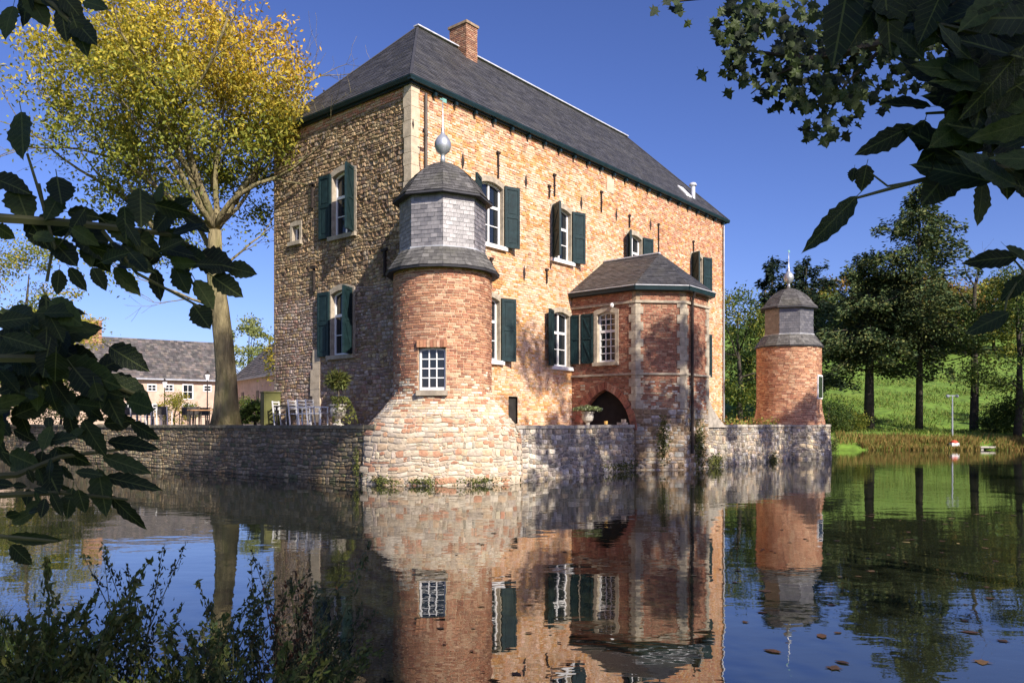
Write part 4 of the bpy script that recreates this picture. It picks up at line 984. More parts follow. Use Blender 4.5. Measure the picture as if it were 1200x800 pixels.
# hillside wood beyond the meadow
rr = random.Random(9)
hill = [(1060, 118, YEL+RUS, 'golden tree on the hillside above the meadow'), (1095, 124, RUS, 'rusty brown tree on the hillside above the meadow'), (1130, 116, YGR+RUS, 'olive and rust tree on the hillside above the meadow'),
        (1165, 120, YEL+YGR, 'yellow green tree on the hillside above the meadow'), (1200, 112, YGR, 'light green tree on the hillside above the meadow'), (1235, 118, GRN+YGR, 'mid green tree on the hillside above the meadow'),
        (1020, 122, YGR+GRN, 'dull green tree on the hillside behind the conifers'), (975, 126, GRN, 'deep green tree on the hillside behind the conifers')]
for i, (px, Yd, pal, lab) in enumerate(hill):
    clump_tree('hillside_tree', lab, on_ground(px, Yd), rr.uniform(8.5, 11.5), .6, 4.6, 4, pal, 'trees on the hillside', n=4500, clumps=40, seed=60+i, size=(.35, .65), sig=.75)
for i, (px, Yd) in enumerate(((1040, 150), (1085, 155), (1120, 150), (1160, 156), (1205, 150), (1250, 155), (990, 152), (930, 150))):
    clump_tree('hillside_tree', 'hazy tree of the wood along the hilltop', on_ground(px, Yd), rr.uniform(9, 12), .5, 5.5, 5, RUS+YGR, 'wood along the hilltop', n=3000, clumps=35, seed=80+i, size=(.5, .9), sig=.9)
# left of the castle
def on_terrace(px, Y): x = (px-HX)/F*Y; return Vector((x, Y, WTOP-.04))
clump_tree('broadleaf_tree', 'yellow tree behind the dark foreground leaves at the terrace end', on_terrace(22, 52), 12.5, 1.0, 4.2, 4, YEL+YGR, n=12000, clumps=70, seed=51, size=(.14, .26))
clump_tree('broadleaf_tree', 'pale hazy tree behind the farmhouse roof corner', on_terrace(290, 105), 14.5, 3, 4.0, 4, [(.26,.28,.09),(.20,.23,.07)], n=4000, clumps=40, seed=52, size=(.3, .5))
clump_tree('broadleaf_tree', 'dull green tree beyond the farmhouse end', on_terrace(55, 95), 15, 2, 5.5, 5, YGR+GRN, n=5000, clumps=50, seed=53, size=(.3, .5))
for i, (px, Yd, H, rx, pal, lab) in enumerate(((20, 42, 3.2, 2.6, YGR, 'yellow green rounded bush at the end of the terrace'), (70, 40, 2.4, 2.0, YGR+GRN, 'mixed green bush on the terrace near the first chairs'), (-30, 40, 4.5, 3, GRN, 'dark green bush at the moat wall end'),
                          (107, 46, 2.5, 1.6, YEL, 'small golden bush on the terrace'), (205, 55, 2.3, 1.4, YEL+YGR, 'bright yellow shrub behind the terrace chairs'), (300, 31.5, .9, .8, GRN, 'low dark shrub between trunk and cabinet'), (285, 50, 1.6, 1.6, GRN+YGR, 'green shrub at the foot of the big trunk'))):
    clump_tree('garden_shrub', lab, on_terrace(px, Yd), H, .1, rx, rx*.8, pal, None, n=3500, clumps=36, seed=90+i, size=(.08, .16), sig=.22*rx/1.5, trunk_r=.06, cat='shrub', limbs=4)
for i, (px, Yd, H, rx, pal, lab) in enumerate(((968, 57, 2.6, 1.8, GRN, 'dark bush on the far bank just past the far tower'), (990, 60, 1.7, 1.5, YGR, 'light low bush under the shaggy conifer'), (1165, 57, 2.0, 1.6, GRN, 'dark bush at the foot of the bare tree'), (1200, 56, 2.4, 1.8, GRN, 'dark bush below the large broadleaf tree'))):
    clump_tree('garden_shrub', lab, on_ground(px, Yd), H, .05, rx, rx*.8, pal, None, n=3000, clumps=30, seed=150+i, size=(.1, .2), sig=.3*rx/1.5, trunk_r=.05, cat='shrub', limbs=4)
# trees standing outside the picture on the photographer's bank: they throw the dappled shade
SH = [((12.0, -4.4), 33.0, 20.0, 2.7, 3.4, 6500), ((13.8, 10.2), 21.0, 7, 3.7, 3.6, 5600), ((17.6, 12.6), 21.0, 8, 3.6, 3.6, 5600), ((22.2, 17.6), 17.5, 6, 4.0, 4.0, 5200), ((26.9, 22.8), 19.5, 6, 4.2, 4.2, 6000), ((32, 31), 17, 5, 4.2, 4, 5000), ((41.5, 46), 15, 3, 4.4, 4, 6000), ((49, 52), 16, 3, 4.8, 4, 6000),
      ((3.6, -3.6), 9.0, 3.4, 3.6, 3.0, 4300)]
SHL = ['very tall slender tree on the near bank behind the viewer', 'spreading tree on the right bank opposite the tower', 'tall tree on the right bank opposite the annex', 'shorter tree on the right bank between two taller ones', 'bushy tree on the right bank opposite the far tower', 'outer tree of the right bank row', 'leafy tree at the corner where the right bank meets the far bank', 'leafy tree on the far bank past the reed beds',
       'low spreading tree overhanging the near bank']
for i, ((x, y), H, lo, rx, ry, n) in enumerate(SH):
    clump_tree('bank_tree', SHL[i], (x, y, gz_at(x, y)), H, lo, rx, ry, GRN, 'trees on the near bank', n=n, clumps=34 if i < 8 else 50, seed=120+i, size=(.22, .42), sig=.42 if i < 8 else .55, shell=.12, trunk_r=.3)

# ------------------------------------------------------------------ reeds, bank grass, wall plants
def blades(name, pts, h, w_, pal, r_, lean=.25):
    n = len(pts); P = np.asarray(pts, float); hh = r_.uniform(*h, n)[:, None]; a = r_.uniform(0, 2*np.pi, n); s = np.stack([np.cos(a), np.sin(a), 0*a], 1)
    tip = P + np.array([0, 0, 1])*hh + np.concatenate([r_.normal(size=(n, 2))*lean*hh, np.zeros((n, 1))], 1)
    V = np.empty((n, 4, 3)); V[:, 0] = P - s*w_/2; V[:, 1] = P + s*w_/2; mid = P*.45 + tip*.55 + np.array([0, 0, .06])*hh; V[:, 2] = tip; V[:, 3] = mid - s*w_*.4
    return np_mesh(name, V.reshape(-1, 3), np.arange(n*4).reshape(n, 4), mixcol(pal, n, r_, .3), M['blade'])
r_ = np.random.default_rng(3); pts = []
for px0, px1, y0, dens in ((1008, 1075, 53.2, 1.0), (1070, 1148, 52.8, 1.0), (1168, 1260, 52.6, 1.0), (978, 1012, 54, .2), (1148, 1170, 53.5, .12)):
    n = int((px1-px0)*42*dens); px = r_.uniform(px0, px1, n); Yd = y0 + r_.uniform(-.9, 1.6, n); x = (px-HX)/F*Yd
    pts.append(np.stack([x, Yd, np.maximum(terrain(x, Yd), -.05)], 1))
o = link('reeds', blades('reeds', np.concatenate(pts), (.18, .5), .05, [(.30,.22,.06),(.34,.24,.07),(.20,.20,.04),(.30,.17,.05),(.14,.18,.03)], r_, .3)); tag(o, 'tawny reeds and long grass along the far water edge', 'reeds', kind='stuff')
n = 26000; Yd = r_.uniform(54.5, 92, n); x = (r_.uniform(965, 1290, n)-HX)/F*Yd; k = np.sin(x*.8+Yd*.5)+np.sin(x*.31-Yd*.7) > r_.uniform(-1.6, 1.2, n); x, Yd = x[k], Yd[k]
o = link('meadow_grass', blades('meadow_grass', np.stack([x, Yd, terrain(x, Yd)], 1), (.10, .34), .07, [(.12,.19,.025),(.16,.22,.03),(.08,.13,.02),(.22,.24,.05)], r_, .5)); tag(o, 'uneven tufted grass of the meadow on the far bank', 'grass', kind='stuff')
n = 9000; u_ = r_.uniform(-17.5, -14.7, n); v_ = r_.uniform(-24, -6, n); x = C0.x + CU*u_ - SU*v_; y = C0.y + SU*u_ + CU*v_
o = link('bank_grass', blades('bank_grass', np.stack([x, y, terrain(x, y)], 1), (.12, .4), .012, [(.07,.11,.02),(.10,.13,.03),(.05,.08,.02)], r_, .3)); tag(o, 'rough grass on the near bank', 'grass', kind='stuff')
def wall_plant(name, label, p, rx, rz, n, pal, size, seed, droop=True, group=None):
    """p local to the castle frame, grows on the wall face"""
    r2 = np.random.default_rng(seed); q = r2.normal(size=(n, 3))*np.array([rx*.5, .06, rz*.5]); q[:, 1] = -abs(q[:, 1])*1.5
    P = q; P[:, 2] = np.clip(P[:, 2], -rz, rz)
    o = empty(name, LW(*p), TH); tag(o, label, 'plant', group); lv = link('leaves', card_mesh(name, P, r2.uniform(*size, n), r2.uniform(*size, n)*.6, mixcol(pal, n, r2, .35), M['leaf'], r2), o); lv['kind'] = 'stuff'
for i, (px, py, v, rx, rz, n, lab) in enumerate(((775, 516, -4.35, .45, .9, 900, 'pale climbing plant on the annex foot'), (818, 520, -4.3, .40, .95, 800, 'yellow green creeper where wall and annex downpipe meet'), (836, 540, -4.3, .7, .3, 500, 'low green tuft at the water below the creeper'),
        (588, 507, -2.95, .3, .25, 220, 'small dark fern sprouting high on the tower foot'), (722, 547, -2.9, 1.6, .22, 900, 'mossy growth along the waterline beside the annex'), (905, 538, -4.25, .5, .3, 300, 'small green tuft on the wall before the far tower'), (976, 522, -3.0, .7, .6, 600, 'dark green bush at the far tower foot'), (690, 549, -2.9, .8, .15, 350, 'thin grass fringe at the wall foot'))):
    u_ = u_of(px, v); wall_plant('wall_plant', lab, (u_, v, max(.1, zpx(py, Yu(u_, v)))), rx, rz, n, [(.10,.12,.03),(.20,.21,.05),(.06,.08,.02),(.16,.16,.04)], (.05, .11), 200+i)
for i, (px, py, rx, rz, n, lab) in enumerate(((405, 545, .5, .6, 900, 'shaggy dark creeper on the shaded side of the tower foot'), (450, 563, 1.0, .12, 600, 'light green weed along the waterline under the tower'), (500, 564, .5, .12, 350, 'thin green fringe at the tower foot'), (560, 563, .9, .10, 420, 'green fringe of weed at the water below the small fern'))):
    best = min((abs((lambda q: HX+F*q.x/q.y)(LW(*mpB(s*.05, .2, 0)[:2]))-px), s) for s in range(0, int(lenB/.05)))[1]*.05
    p = mpB(best, 0, .06); q = LW(p[0], p[1]); a = R(128)+best/2.4
    r2 = np.random.default_rng(230+i); P = r2.normal(size=(n, 3))*np.array([rx*.5, .07, rz*.5]); P[:, 1] = -abs(P[:, 1])
    o = empty('wall_plant', (q.x, q.y, max(.04, min(1.3, zpx(py, q.y)))), TH+a+R(90)); tag(o, lab, 'plant'); lv = link('leaves', card_mesh('wall_plant', P, r2.uniform(.03, .08, n), r2.uniform(.02, .05, n), mixcol([(.12,.14,.03),(.20,.22,.05),(.06,.08,.02)], n, r2, .35), M['leaf'], r2), o); lv['kind'] = 'stuff'

# ------------------------------------------------------------------ farmhouse
FA = math.atan2(.558, .83); RC = Vector((-28.1, 80, WTOP-.1))
def farm(label, L_, W_, ez, rz_, loc, rz, wins, seed):
    t = empty('farmhouse', loc, rz); tag(t, label, 'farmhouse')
    mb = MB(); mb.box((-L_, 0, 0), (0, W_, ez)); mb.add([(-L_, 0, ez), (-L_, W_, ez), (-L_, W_/2, rz_-.1), (0, 0, ez), (0, W_, ez), (0, W_/2, rz_-.1)], [(0, 2, 1), (3, 4, 5)]); mb.build('wall', M['farm'], t)
    mb = MB(); o_ = .4; ze = ez-.15
    mb.add([(-L_-.3, -o_, ze), (.3, -o_, ze), (.3, W_/2, rz_), (-L_-.3, W_/2, rz_), (.3, W_+o_, ze), (-L_-.3, W_+o_, ze)], [(0, 1, 2, 3), (3, 2, 4, 5)]); ro = mb.build('roof', M['roofbase'], t)
    mb = MB(); pal = [(.105,.095,.09),(.13,.115,.105),(.085,.08,.075),(.16,.135,.115)]
    tiles(mb, (-L_-.3, -o_, ze+.02), (.3, -o_, ze+.02), (.3, W_/2, rz_+.02), (-L_-.3, W_/2, rz_+.02), .34, .34, lambda: pick(pal, .2), lift=.05)
    o = mb.build('roof_tiles', M['tile'], ro, colors=True); o['kind'] = 'stuff'
    mb = MB(); mb.box((-L_-.3, -o_-.12, ze-.12), (.3, -o_+.02, ze+.02)); mb.build('gutter', M['zinc'], t)
    for xx, z0, w_, h_ in wins:
        mb = MB(); mb.box((xx-w_/2, -.06, z0), (xx+w_/2, .02, z0+h_)); wo = mb.build('window', M['white'], t)
        nc, nrw = (2, 2) if h_ < 1.6 else (2, 3)
        for i in range(nc):
            for j in range(nrw):
                if h_ > 1.6 and j == 0: continue
                p = MB(); a = xx-w_/2+.09+i*(w_-.14)/nc; b_ = z0+.1+j*(h_-.14)/nrw; p.box((a, -.075, b_), (a+(w_-.14)/nc-.05, -.062, b_+(h_-.14)/nrw-.06)); p.build('pane', M['glass'], wo)
    return t, ro
def fx(px): # distance along the front from the right corner
    r = (px-HX)/F; return -(RC.x - r*RC.y)/(.83 - r*.558) * -1
wl = []
for px, py0, py1, w_ in ((178, 450, 458.5, .85), (198, 450, 458.5, .85), (220, 450, 468, 1.0), (243, 451, 459, .8), (184, 473, 481, .9), (221, 473, 482, 1.2), (140, 449, 458, .8), (118, 449, 458, .8), (150, 472, 484, 1.2)):
    tt = fx(px); Yd = RC.y - .558*tt; wl.append((-tt, zpx(py1, Yd)-RC.z, w_, (py1-py0)/F*Yd))
main, mroof = farm('long low farmhouse with pink brick front, white windows and grey tiled roof', 27, 8, 4.6, 8.6, RC, FA, wl, 1)
co = chim(-fx(113), 3.6, 1.6, 1.0, 6.9, 10.0, mroof, bl=.4, bh=.16)
wing, wroof = farm('farmhouse wing in shade with grey tiled roof turning towards the castle', 22, 7.5, 4.6, 8.4, RC + Vector((0, 0, 0)), FA-R(90), [], 2)
wing.location = RC + Vector((math.cos(FA-R(90))*22, math.sin(FA-R(90))*22, 0))
for xx in (-19, -14):
    mb = MB(); mb.box((xx-.35, -.06, .9), (xx+.35, .02, 3.2)); mb.build('window', M['pipe'], wing)
chim(-12, 3.2, .9, .9, 7.6, 9.3, wroof, bl=.4, bh=.16)

# ------------------------------------------------------------------ terrace furniture
def chair(label, p, rz, style, group='terrace chairs'):
    t = empty('garden_chair', p, rz); tag(t, label, 'chair', group); fm = M['chair_w'] if style != 'dark' else M['chair_d']
    for sx_ in (-1, 1):
        for yy, top in ((-.22, .64), (.24, .92)):
            s = MB(); s.bar((sx_*.25, yy, 0), (sx_*.25, yy+(.10 if top > .7 else 0), top), .04, .04); s.build('leg', fm, t)
        s = MB(); s.bar((sx_*.25, -.26, .65), (sx_*.25, .26, .67), .05, .03); s.build('armrest', fm, t)
    s = MB(); s.box((-.24, -.24, .42), (.24, .24, .45)); s.build('seat', M['chair_d'] if style == 'mixed' else fm, t)
    if style == 'white':
        for zz in (.62, .76, .88): s = MB(); s.box((-.24, .27+(zz-.6)*.15, zz-.025), (.24, .30+(zz-.6)*.15, zz+.025)); s.build('back_slat', fm, t)
    else:
        s = MB(); s.box((-.22, .275, .5), (.22, .30, .90)); s.build('backrest', M['chair_d'], t)
    return t
def table(label, p, rz, L_, top):
    t = empty('garden_table', p, rz); tag(t, label, 'table', 'terrace tables')
    s = MB(); s.box((-L_/2, -.4, .70), (L_/2, .4, .74)); s.build('tabletop', top, t)
    for i in (-1, 1):
        for j in (-1, 1): s = MB(); s.bar((i*(L_/2-.08), j*.33, 0), (i*(L_/2-.08), j*.33, .70), .05); s.build('leg', M['chair_d'], t)
for px, Yd, a, st, lab in ((147, 39, 20, 'dark', 'dark chair at the terrace end by the wooden table'), (163, 38.5, 175, 'mixed', 'white framed chair with dark back beside the wooden table'), (179, 39.5, 60, 'mixed', 'light framed chair turned sideways by the wooden table'), (193, 37.5, 180, 'mixed', 'white framed chair with dark back near the yellow shrub'),
        (218, 39, 10, 'dark', 'dark chair behind the long table, outermost'), (228, 38, 190, 'dark', 'dark chair before the long table, turned away'), (237, 39.5, 0, 'dark', 'dark chair behind the long table, beside the trunk'), (268, 34.5, 185, 'dark', 'dark chair with its back to the moat at the big tree trunk'),
        (352, 27.6, 75, 'white', 'white slatted chair at the castle wall, nearest the cabinet'), (363, 27.0, 70, 'white', 'white slatted chair at the castle wall, between two others'), (373, 26.6, 75, 'white', 'white slatted chair at the castle wall, nearest the stone urn'), (333, 29.0, 80, 'white', 'white chair half hidden beside the green cabinet')):
    chair(lab, on_terrace(px, Yd), R(a), st)
table('small wooden table between the outer chairs', on_terrace(170, 40.5), R(20), .9, M['wood']); table('wooden table near the yellow shrub', on_terrace(184, 41), R(10), .9, M['wood']); table('long table with wooden top beside the big trunk', on_terrace(247, 37), R(5), 1.9, M['wood'])
table('dark table behind the white slatted chairs', on_terrace(345, 28.6), R(50), 1.2, M['chair_d'])
p = on_terrace(317, 29.6); t = empty('garden_cabinet', p, R(30)); tag(t, 'olive green metal cabinet standing at the castle corner', 'cabinet')
s = MB(); s.box((-.3, -.3, 0), (.3, .3, 1.24)); s.build('body', M['cab'], t); s = MB(); s.box((-.33, -.33, 1.24), (.33, .33, 1.29)); s.build('lid', M['cab'], t); s = MB(); s.box((-.26, -.32, .08), (.26, -.302, 1.18)); s.build('door', M['cab'], t)
def urn(label, p, sc_, leafpal, seed, tall):
    t = empty('planted_urn', p); tag(t, label, 'planter')
    s = MB(); s.lathe([(.2*sc_, 0), (.2*sc_, .06*sc_), (.1*sc_, .12*sc_), (.09*sc_, .24*sc_), (.22*sc_, .34*sc_), (.27*sc_, .5*sc_), (.24*sc_, .62*sc_), (.30*sc_, .68*sc_), (.30*sc_, .72*sc_), (.24*sc_, .72*sc_)], 16); s.build('urn', M['urn'], t, smooth=False)
    r2 = np.random.default_rng(seed)
    if tall:
        s = MB(); s.tube([(0, 0, .6), (.03, 0, 1.1), (0, 0, 1.5)], [.03, .025, .02], 6); s.build('stem', M['bark_mid'], t)
        n = 420; d = rand_dirs(n, r2)*np.array([.42, .42, .32]); P = d*r2.uniform(.5, 1, (n, 1)) + np.array([0, 0, 1.5]); link('head', card_mesh('head', P, .26, .05, mixcol(leafpal, n, r2, .3), M['leaf'], r2, axis_=d*2), t)
        n = 500; a = r2.uniform(0, 6.28, n); q = r2.random(n); P = np.stack([(.25+.25*q)*np.cos(a)*.8+.25*q, (.25+.2*q)*np.sin(a), .95-.85*q**2], 1); link('trailing_leaves', card_mesh('trailing', P, .14, .05, mixcol(leafpal, n, r2, .3), M['leaf'], r2), t)
    else:
        n = 500; a = r2.uniform(0, 6.28, n); q = np.sqrt(r2.random(n)); P = np.stack([.55*q*np.cos(a), .55*q*np.sin(a), .82-.12*q+r2.normal(size=n)*.03], 1); link('leaves', card_mesh('leaves', P, .13, .07, mixcol(leafpal, n, r2, .3), M['leaf'], r2), t)
urn('stone urn with tufted palm like plant and trailing leaves at the castle wall', on_terrace(396, 25.6), 1.0, [(.18,.20,.05),(.26,.26,.07),(.12,.15,.04)], 301, True)
urn('stone urn of pale leaves before the dark archway', LW(7.3, -1.75, WTOP-.12), .85, [(.42,.46,.26),(.30,.36,.16),(.22,.28,.10)], 302, False)
for i, (u_, v_, lab) in enumerate(((7.2, -2.72, 'small amber candle glass on the moat wall before the archway'),)):
    t = empty('candle_glass', LW(u_, v_+.1, WTOP+.02)); tag(t, lab, 'candle'); s = MB(); s.lathe([(.05, 0), (.065, .02), (.07, .13), (.06, .13)], 10); s.build('glass', M['amber'], t); s = MB(); s.lathe([(.03, .01), (.03, .06), (.005, .08)], 8); s.build('wax', M['white'], t)
t = empty('stone_block', LW(8.45, -2.55, WTOP+.02), TH); tag(t, 'pale stone block lying on the moat wall beside the archway', 'stone block'); s = MB(); s.box((-.2, -.12, 0), (.2, .12, .08)); s.build('slab', M['quoin'], t); s = MB(); s.box((.02, -.07, .082), (.15, .07, .2)); s.build('upper_block', M['quoin'], t)
def lamp(label, p, H):
    t = empty('lantern_post', p); tag(t, label, 'lamp post', 'lantern posts by the farmhouse')
    s = MB(); s.lathe([(.14, 0), (.14, .3), (.07, .4), (.05, H*.5), (.04, H-.7)], 8); s.build('post', M['iron'], t)
    s = MB(); s.lathe([(.10, 0), (.2, .45), (.2, .47)], 6, ctr=(0, 0, H-.7)); lo_ = s.build('lantern', M['white'], t); s = MB(); s.lathe([(.24, 0), (.05, .2), (.02, .3)], 6, ctr=(0, 0, H-.23)); s.build('cap', M['iron'], lo_)
lamp('black lantern post before the farmhouse, nearest the yellow shrub', on_terrace(193, 62), 3.6); lamp('black lantern post before the farmhouse, nearest the big trunk', on_terrace(243, 62), 4.2)
# yellow climber on the castle corner
r2 = np.random.default_rng(77); n = 260; P = r2.normal(size=(n, 3))*np.array([.12, .12, .45])
o = empty('climbing_plant', LW(-.1, WID+.12, 4.2)); lv = link('leaves', card_mesh('climber', P, .12, .07, mixcol(YEL, n, r2, .3), M['leaf'], r2), o); lv['kind'] = 'stuff'; tag(o, 'yellow climbing plant on the castle corner above the cabinet', 'plant')
# low flowers on the far wall
r2 = np.random.default_rng(78); n = 500; P = np.stack([r2.uniform(13.6, 21.2, n), r2.normal(size=n)*.1, abs(r2.normal(size=n))*.16], 1)
o = link('flower_row', card_mesh('flower_row', P, .13, .08, mixcol([(.3,.3,.06),(.14,.18,.04),(.4,.2,.08)], n, r2, .3), M['leaf'], r2), None, LW(0, WALL_V2+.6, WTOP), (0, 0, TH)); tag(o, 'row of low yellow green plants behind the wall before the far tower', 'plants', kind='stuff')
# far bank bits
p = on_ground(1116, 54.5); t = empty('lamp_post', p); tag(t, 'pale slim park lamp post with two small heads on the far bank', 'lamp post')
s = MB(); s.tube([(0, 0, 0), (0, 0, 3.0)], [.06, .045], 8); s.build('post', M['zinc'], t); s = MB(); s.bar((-.32, 0, 3.0), (.32, 0, 3.0), .04); s.build('crossbar', M['zinc'], t)
for i in (-1, 1): s = MB(); s.lathe([(.05, -.16), (.12, -.08), (.12, .02), (.03, .08)], 8, ctr=(i*.32, 0, 3.0)); s.build('lamp_head', M['zinc'], t)
p = on_ground(1118, 52.6); p.z = max(p.z, .25); t = empty('life_ring_box', p); tag(t, 'small white box with rounded red lid at the reeds', 'box'); s = MB(); s.box((-.24, -.2, 0), (.24, .2, .22)); s.build('box', M['white'], t); s = MB(); s.lathe([(.24, 0), (.22, .08), (.14, .16), (.04, .18)], 12, ctr=(0, 0, .222)); s.build('lid', M['red'], t)
p = on_ground(1155, 52.7); p.z = .08; t = empty('concrete_outlet', p); tag(t, 'pale grey concrete slab outlet between the reed beds', 'outlet'); s = MB(); s.box((-.5, -.3, .06), (.5, .3, .16)); s.build('slab', M['urn'], t); s = MB(); s.box((-.42, -.2, -.4), (-.25, .2, .06)); s.box((.25, -.2, -.4), (.42, .2, .06)); s.build('support', M['urn'], t)

# ------------------------------------------------------------------ foreground leaves
def leaf_mesh(kind, r, mat):
    if kind == 'maple':
        pts = []; spec = [(-.50, .0), (-.25, .16), (-.32, .42), (-.06, .30), (.06, .52), (.16, .26), (.5, .0)]
        up = [(-.48, .03), (-.30, .20), (-.36, .40), (-.12, .27), (.02, .52), (.10, .22), (.26, .20), (.52, 0)]
        vs = [(x+.5, y*r.uniform(.9, 1.1), r.uniform(-.05, .05)) for x, y in up]; lo = [(x+.5, -y*r.uniform(.9, 1.1), r.uniform(-.05, .05)) for x, y in up[-2::-1]]
        vs = [(.42, 0, .03)] + vs + lo; n = len(vs)-1; fs = [(0, i, i % n + 1) for i in range(1, n+1)]
    else:
        n = 13; wd = .5*r.uniform(.44, .62); curl = r.uniform(-.22, .12); fold = r.uniform(.08, .3); vs = []; sk = r.uniform(-.05, .05)
        for k in range(n+1):
            t_ = k/n; h_ = wd*math.sin(math.pi*t_**.82)**.85 if 0 < t_ < 1 else .004
            sv = 1.0 if k % 2 else .86
            z_ = curl*t_*t_; y_ = sk*math.sin(3*t_)
            ra, rb = r.uniform(.92, 1.06), r.uniform(.92, 1.06)
            vs += [(t_, y_, z_), (t_-.02, y_+h_*sv*ra, z_+h_*fold+.02*math.sin(t_*15)), (t_-.02, y_-h_*sv*rb, z_+h_*fold+.02*math.sin(t_*13+1))]
        fs = []
        for k in range(n): a, b_ = 3*k, 3*k+3; fs += [(a, b_, b_+1, a+1), (b_, a, a+2, b_+2)]
    k = len(vs); vs += [(-.22, -.009, .05), (-.22, .009, .05), (.03, .009, 0), (.03, -.009, 0)]; fs = list(fs) + [(k, k+1, k+2, k+3)]     # leaf stalk
    me = bpy.data.meshes.new('leaf'); me.from_pydata(vs, [], fs); me.materials.append(mat)
    me.polygons.foreach_set('use_smooth', [True]*len(me.polygons)); return me
rl = random.Random(17)
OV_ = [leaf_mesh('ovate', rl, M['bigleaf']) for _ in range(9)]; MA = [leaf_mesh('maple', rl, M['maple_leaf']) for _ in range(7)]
def put_leaf(parent, px, py, lpx, wpx, ang, d, shapes, tilt=.5, base=None):
    L_ = lpx*.93/F*d; a = R(ang); ex = Vector((math.cos(a), rl.uniform(-tilt, tilt)*.7, -math.sin(a))).normalized()
    nn = Vector((rl.gauss(0, tilt*.6), -1, rl.gauss(.25, tilt*.6))); ey = nn.cross(ex).normalized(); ez = ex.cross(ey)
    c = at(px, py, d) - (base or Vector((0, 0, 0))) - ex*L_/2; Wd = wpx/F*d/.52
    Mx = Matrix((ex, ey, ez)).transposed().to_4x4(); Mx.translation = c
    o = link('leaf', rl.choice(shapes), parent); o.matrix_local = Mx @ Matrix.Diagonal((L_, Wd, L_, 1))
def px_tube(mb, pts, r0, r1, base):
    P = [at(*p) - base if len(p) == 3 else Vector(p[:3]) - base for p in pts]; n = len(P)
    mb.tube(P, [r0+(r1-r0)*k/(n-1) for k in range(n)], 5)
# elder shrub on the left bank
eb = Vector((-2.35, 1.2, 0)); eb.z = gz_at(eb.x, eb.y)
el = empty('elder_shrub', eb); tag(el, 'leafy shrub with large dark ovate leaves reaching in over the water from the bank', 'shrub')
mb = MB(); W_ = lambda x, y, z: (x, y, z, 0)
px_tube(mb, [W_(eb.x, eb.y, eb.z-.1), W_(-2.1, 1.35, 1.0), W_(-1.75, 1.5, 1.9), (-60, 250, 1.75), (0, 256, 1.8), (90, 262, 1.85), (200, 275, 1.95), (275, 322, 2.0)], .022, .004, eb)
px_tube(mb, [W_(-2.1, 1.35, 1.0), (-40, 420, 1.7), (40, 420, 1.75), (100, 440, 1.8), (160, 462, 1.85)], .015, .004, eb)
px_tube(mb, [W_(-2.15, 1.3, .9), (-40, 590, 1.7), (0, 580, 1.75), (70, 577, 1.8), (150, 585, 1.85)], .012, .003, eb)
px_tube(mb, [W_(-2.15, 1.3, .8), (-40, 560, 1.7), (20, 556, 1.75), (70, 535, 1.8), (150, 525, 1.9)], .012, .003, eb)
px_tube(mb, [(90, 262, 1.85), (65, 292, 1.84), (46, 225, 1.82), (32, 180, 1.8)], .005, .003, eb)
px_tube(mb, [(55, 330, 1.85), (62, 290, 1.85), (46, 215, 1.82)], .004, .003, eb)
px_tube(mb, [W_(-1.75, 1.5, 1.9), W_(-1.5, 1.5, 2.5), (-60, -40, 1.6), (0, -10, 1.6), (60, 5, 1.6), (88, 32, 1.6)], .015, .004, eb)
px_tube(mb, [(-40, 630, 1.7), (0, 628, 1.75), (68, 634, 1.8)], .008, .003, eb); px_tube(mb, [W_(-2.15, 1.3, .7), (-40, 630, 1.7)], .01, .008, eb)
px_tube(mb, [(120, 270, 1.88), (160, 320, 1.9), (235, 360, 1.95)], .005, .003, eb)
mb.build('stems', M['stem'], el)
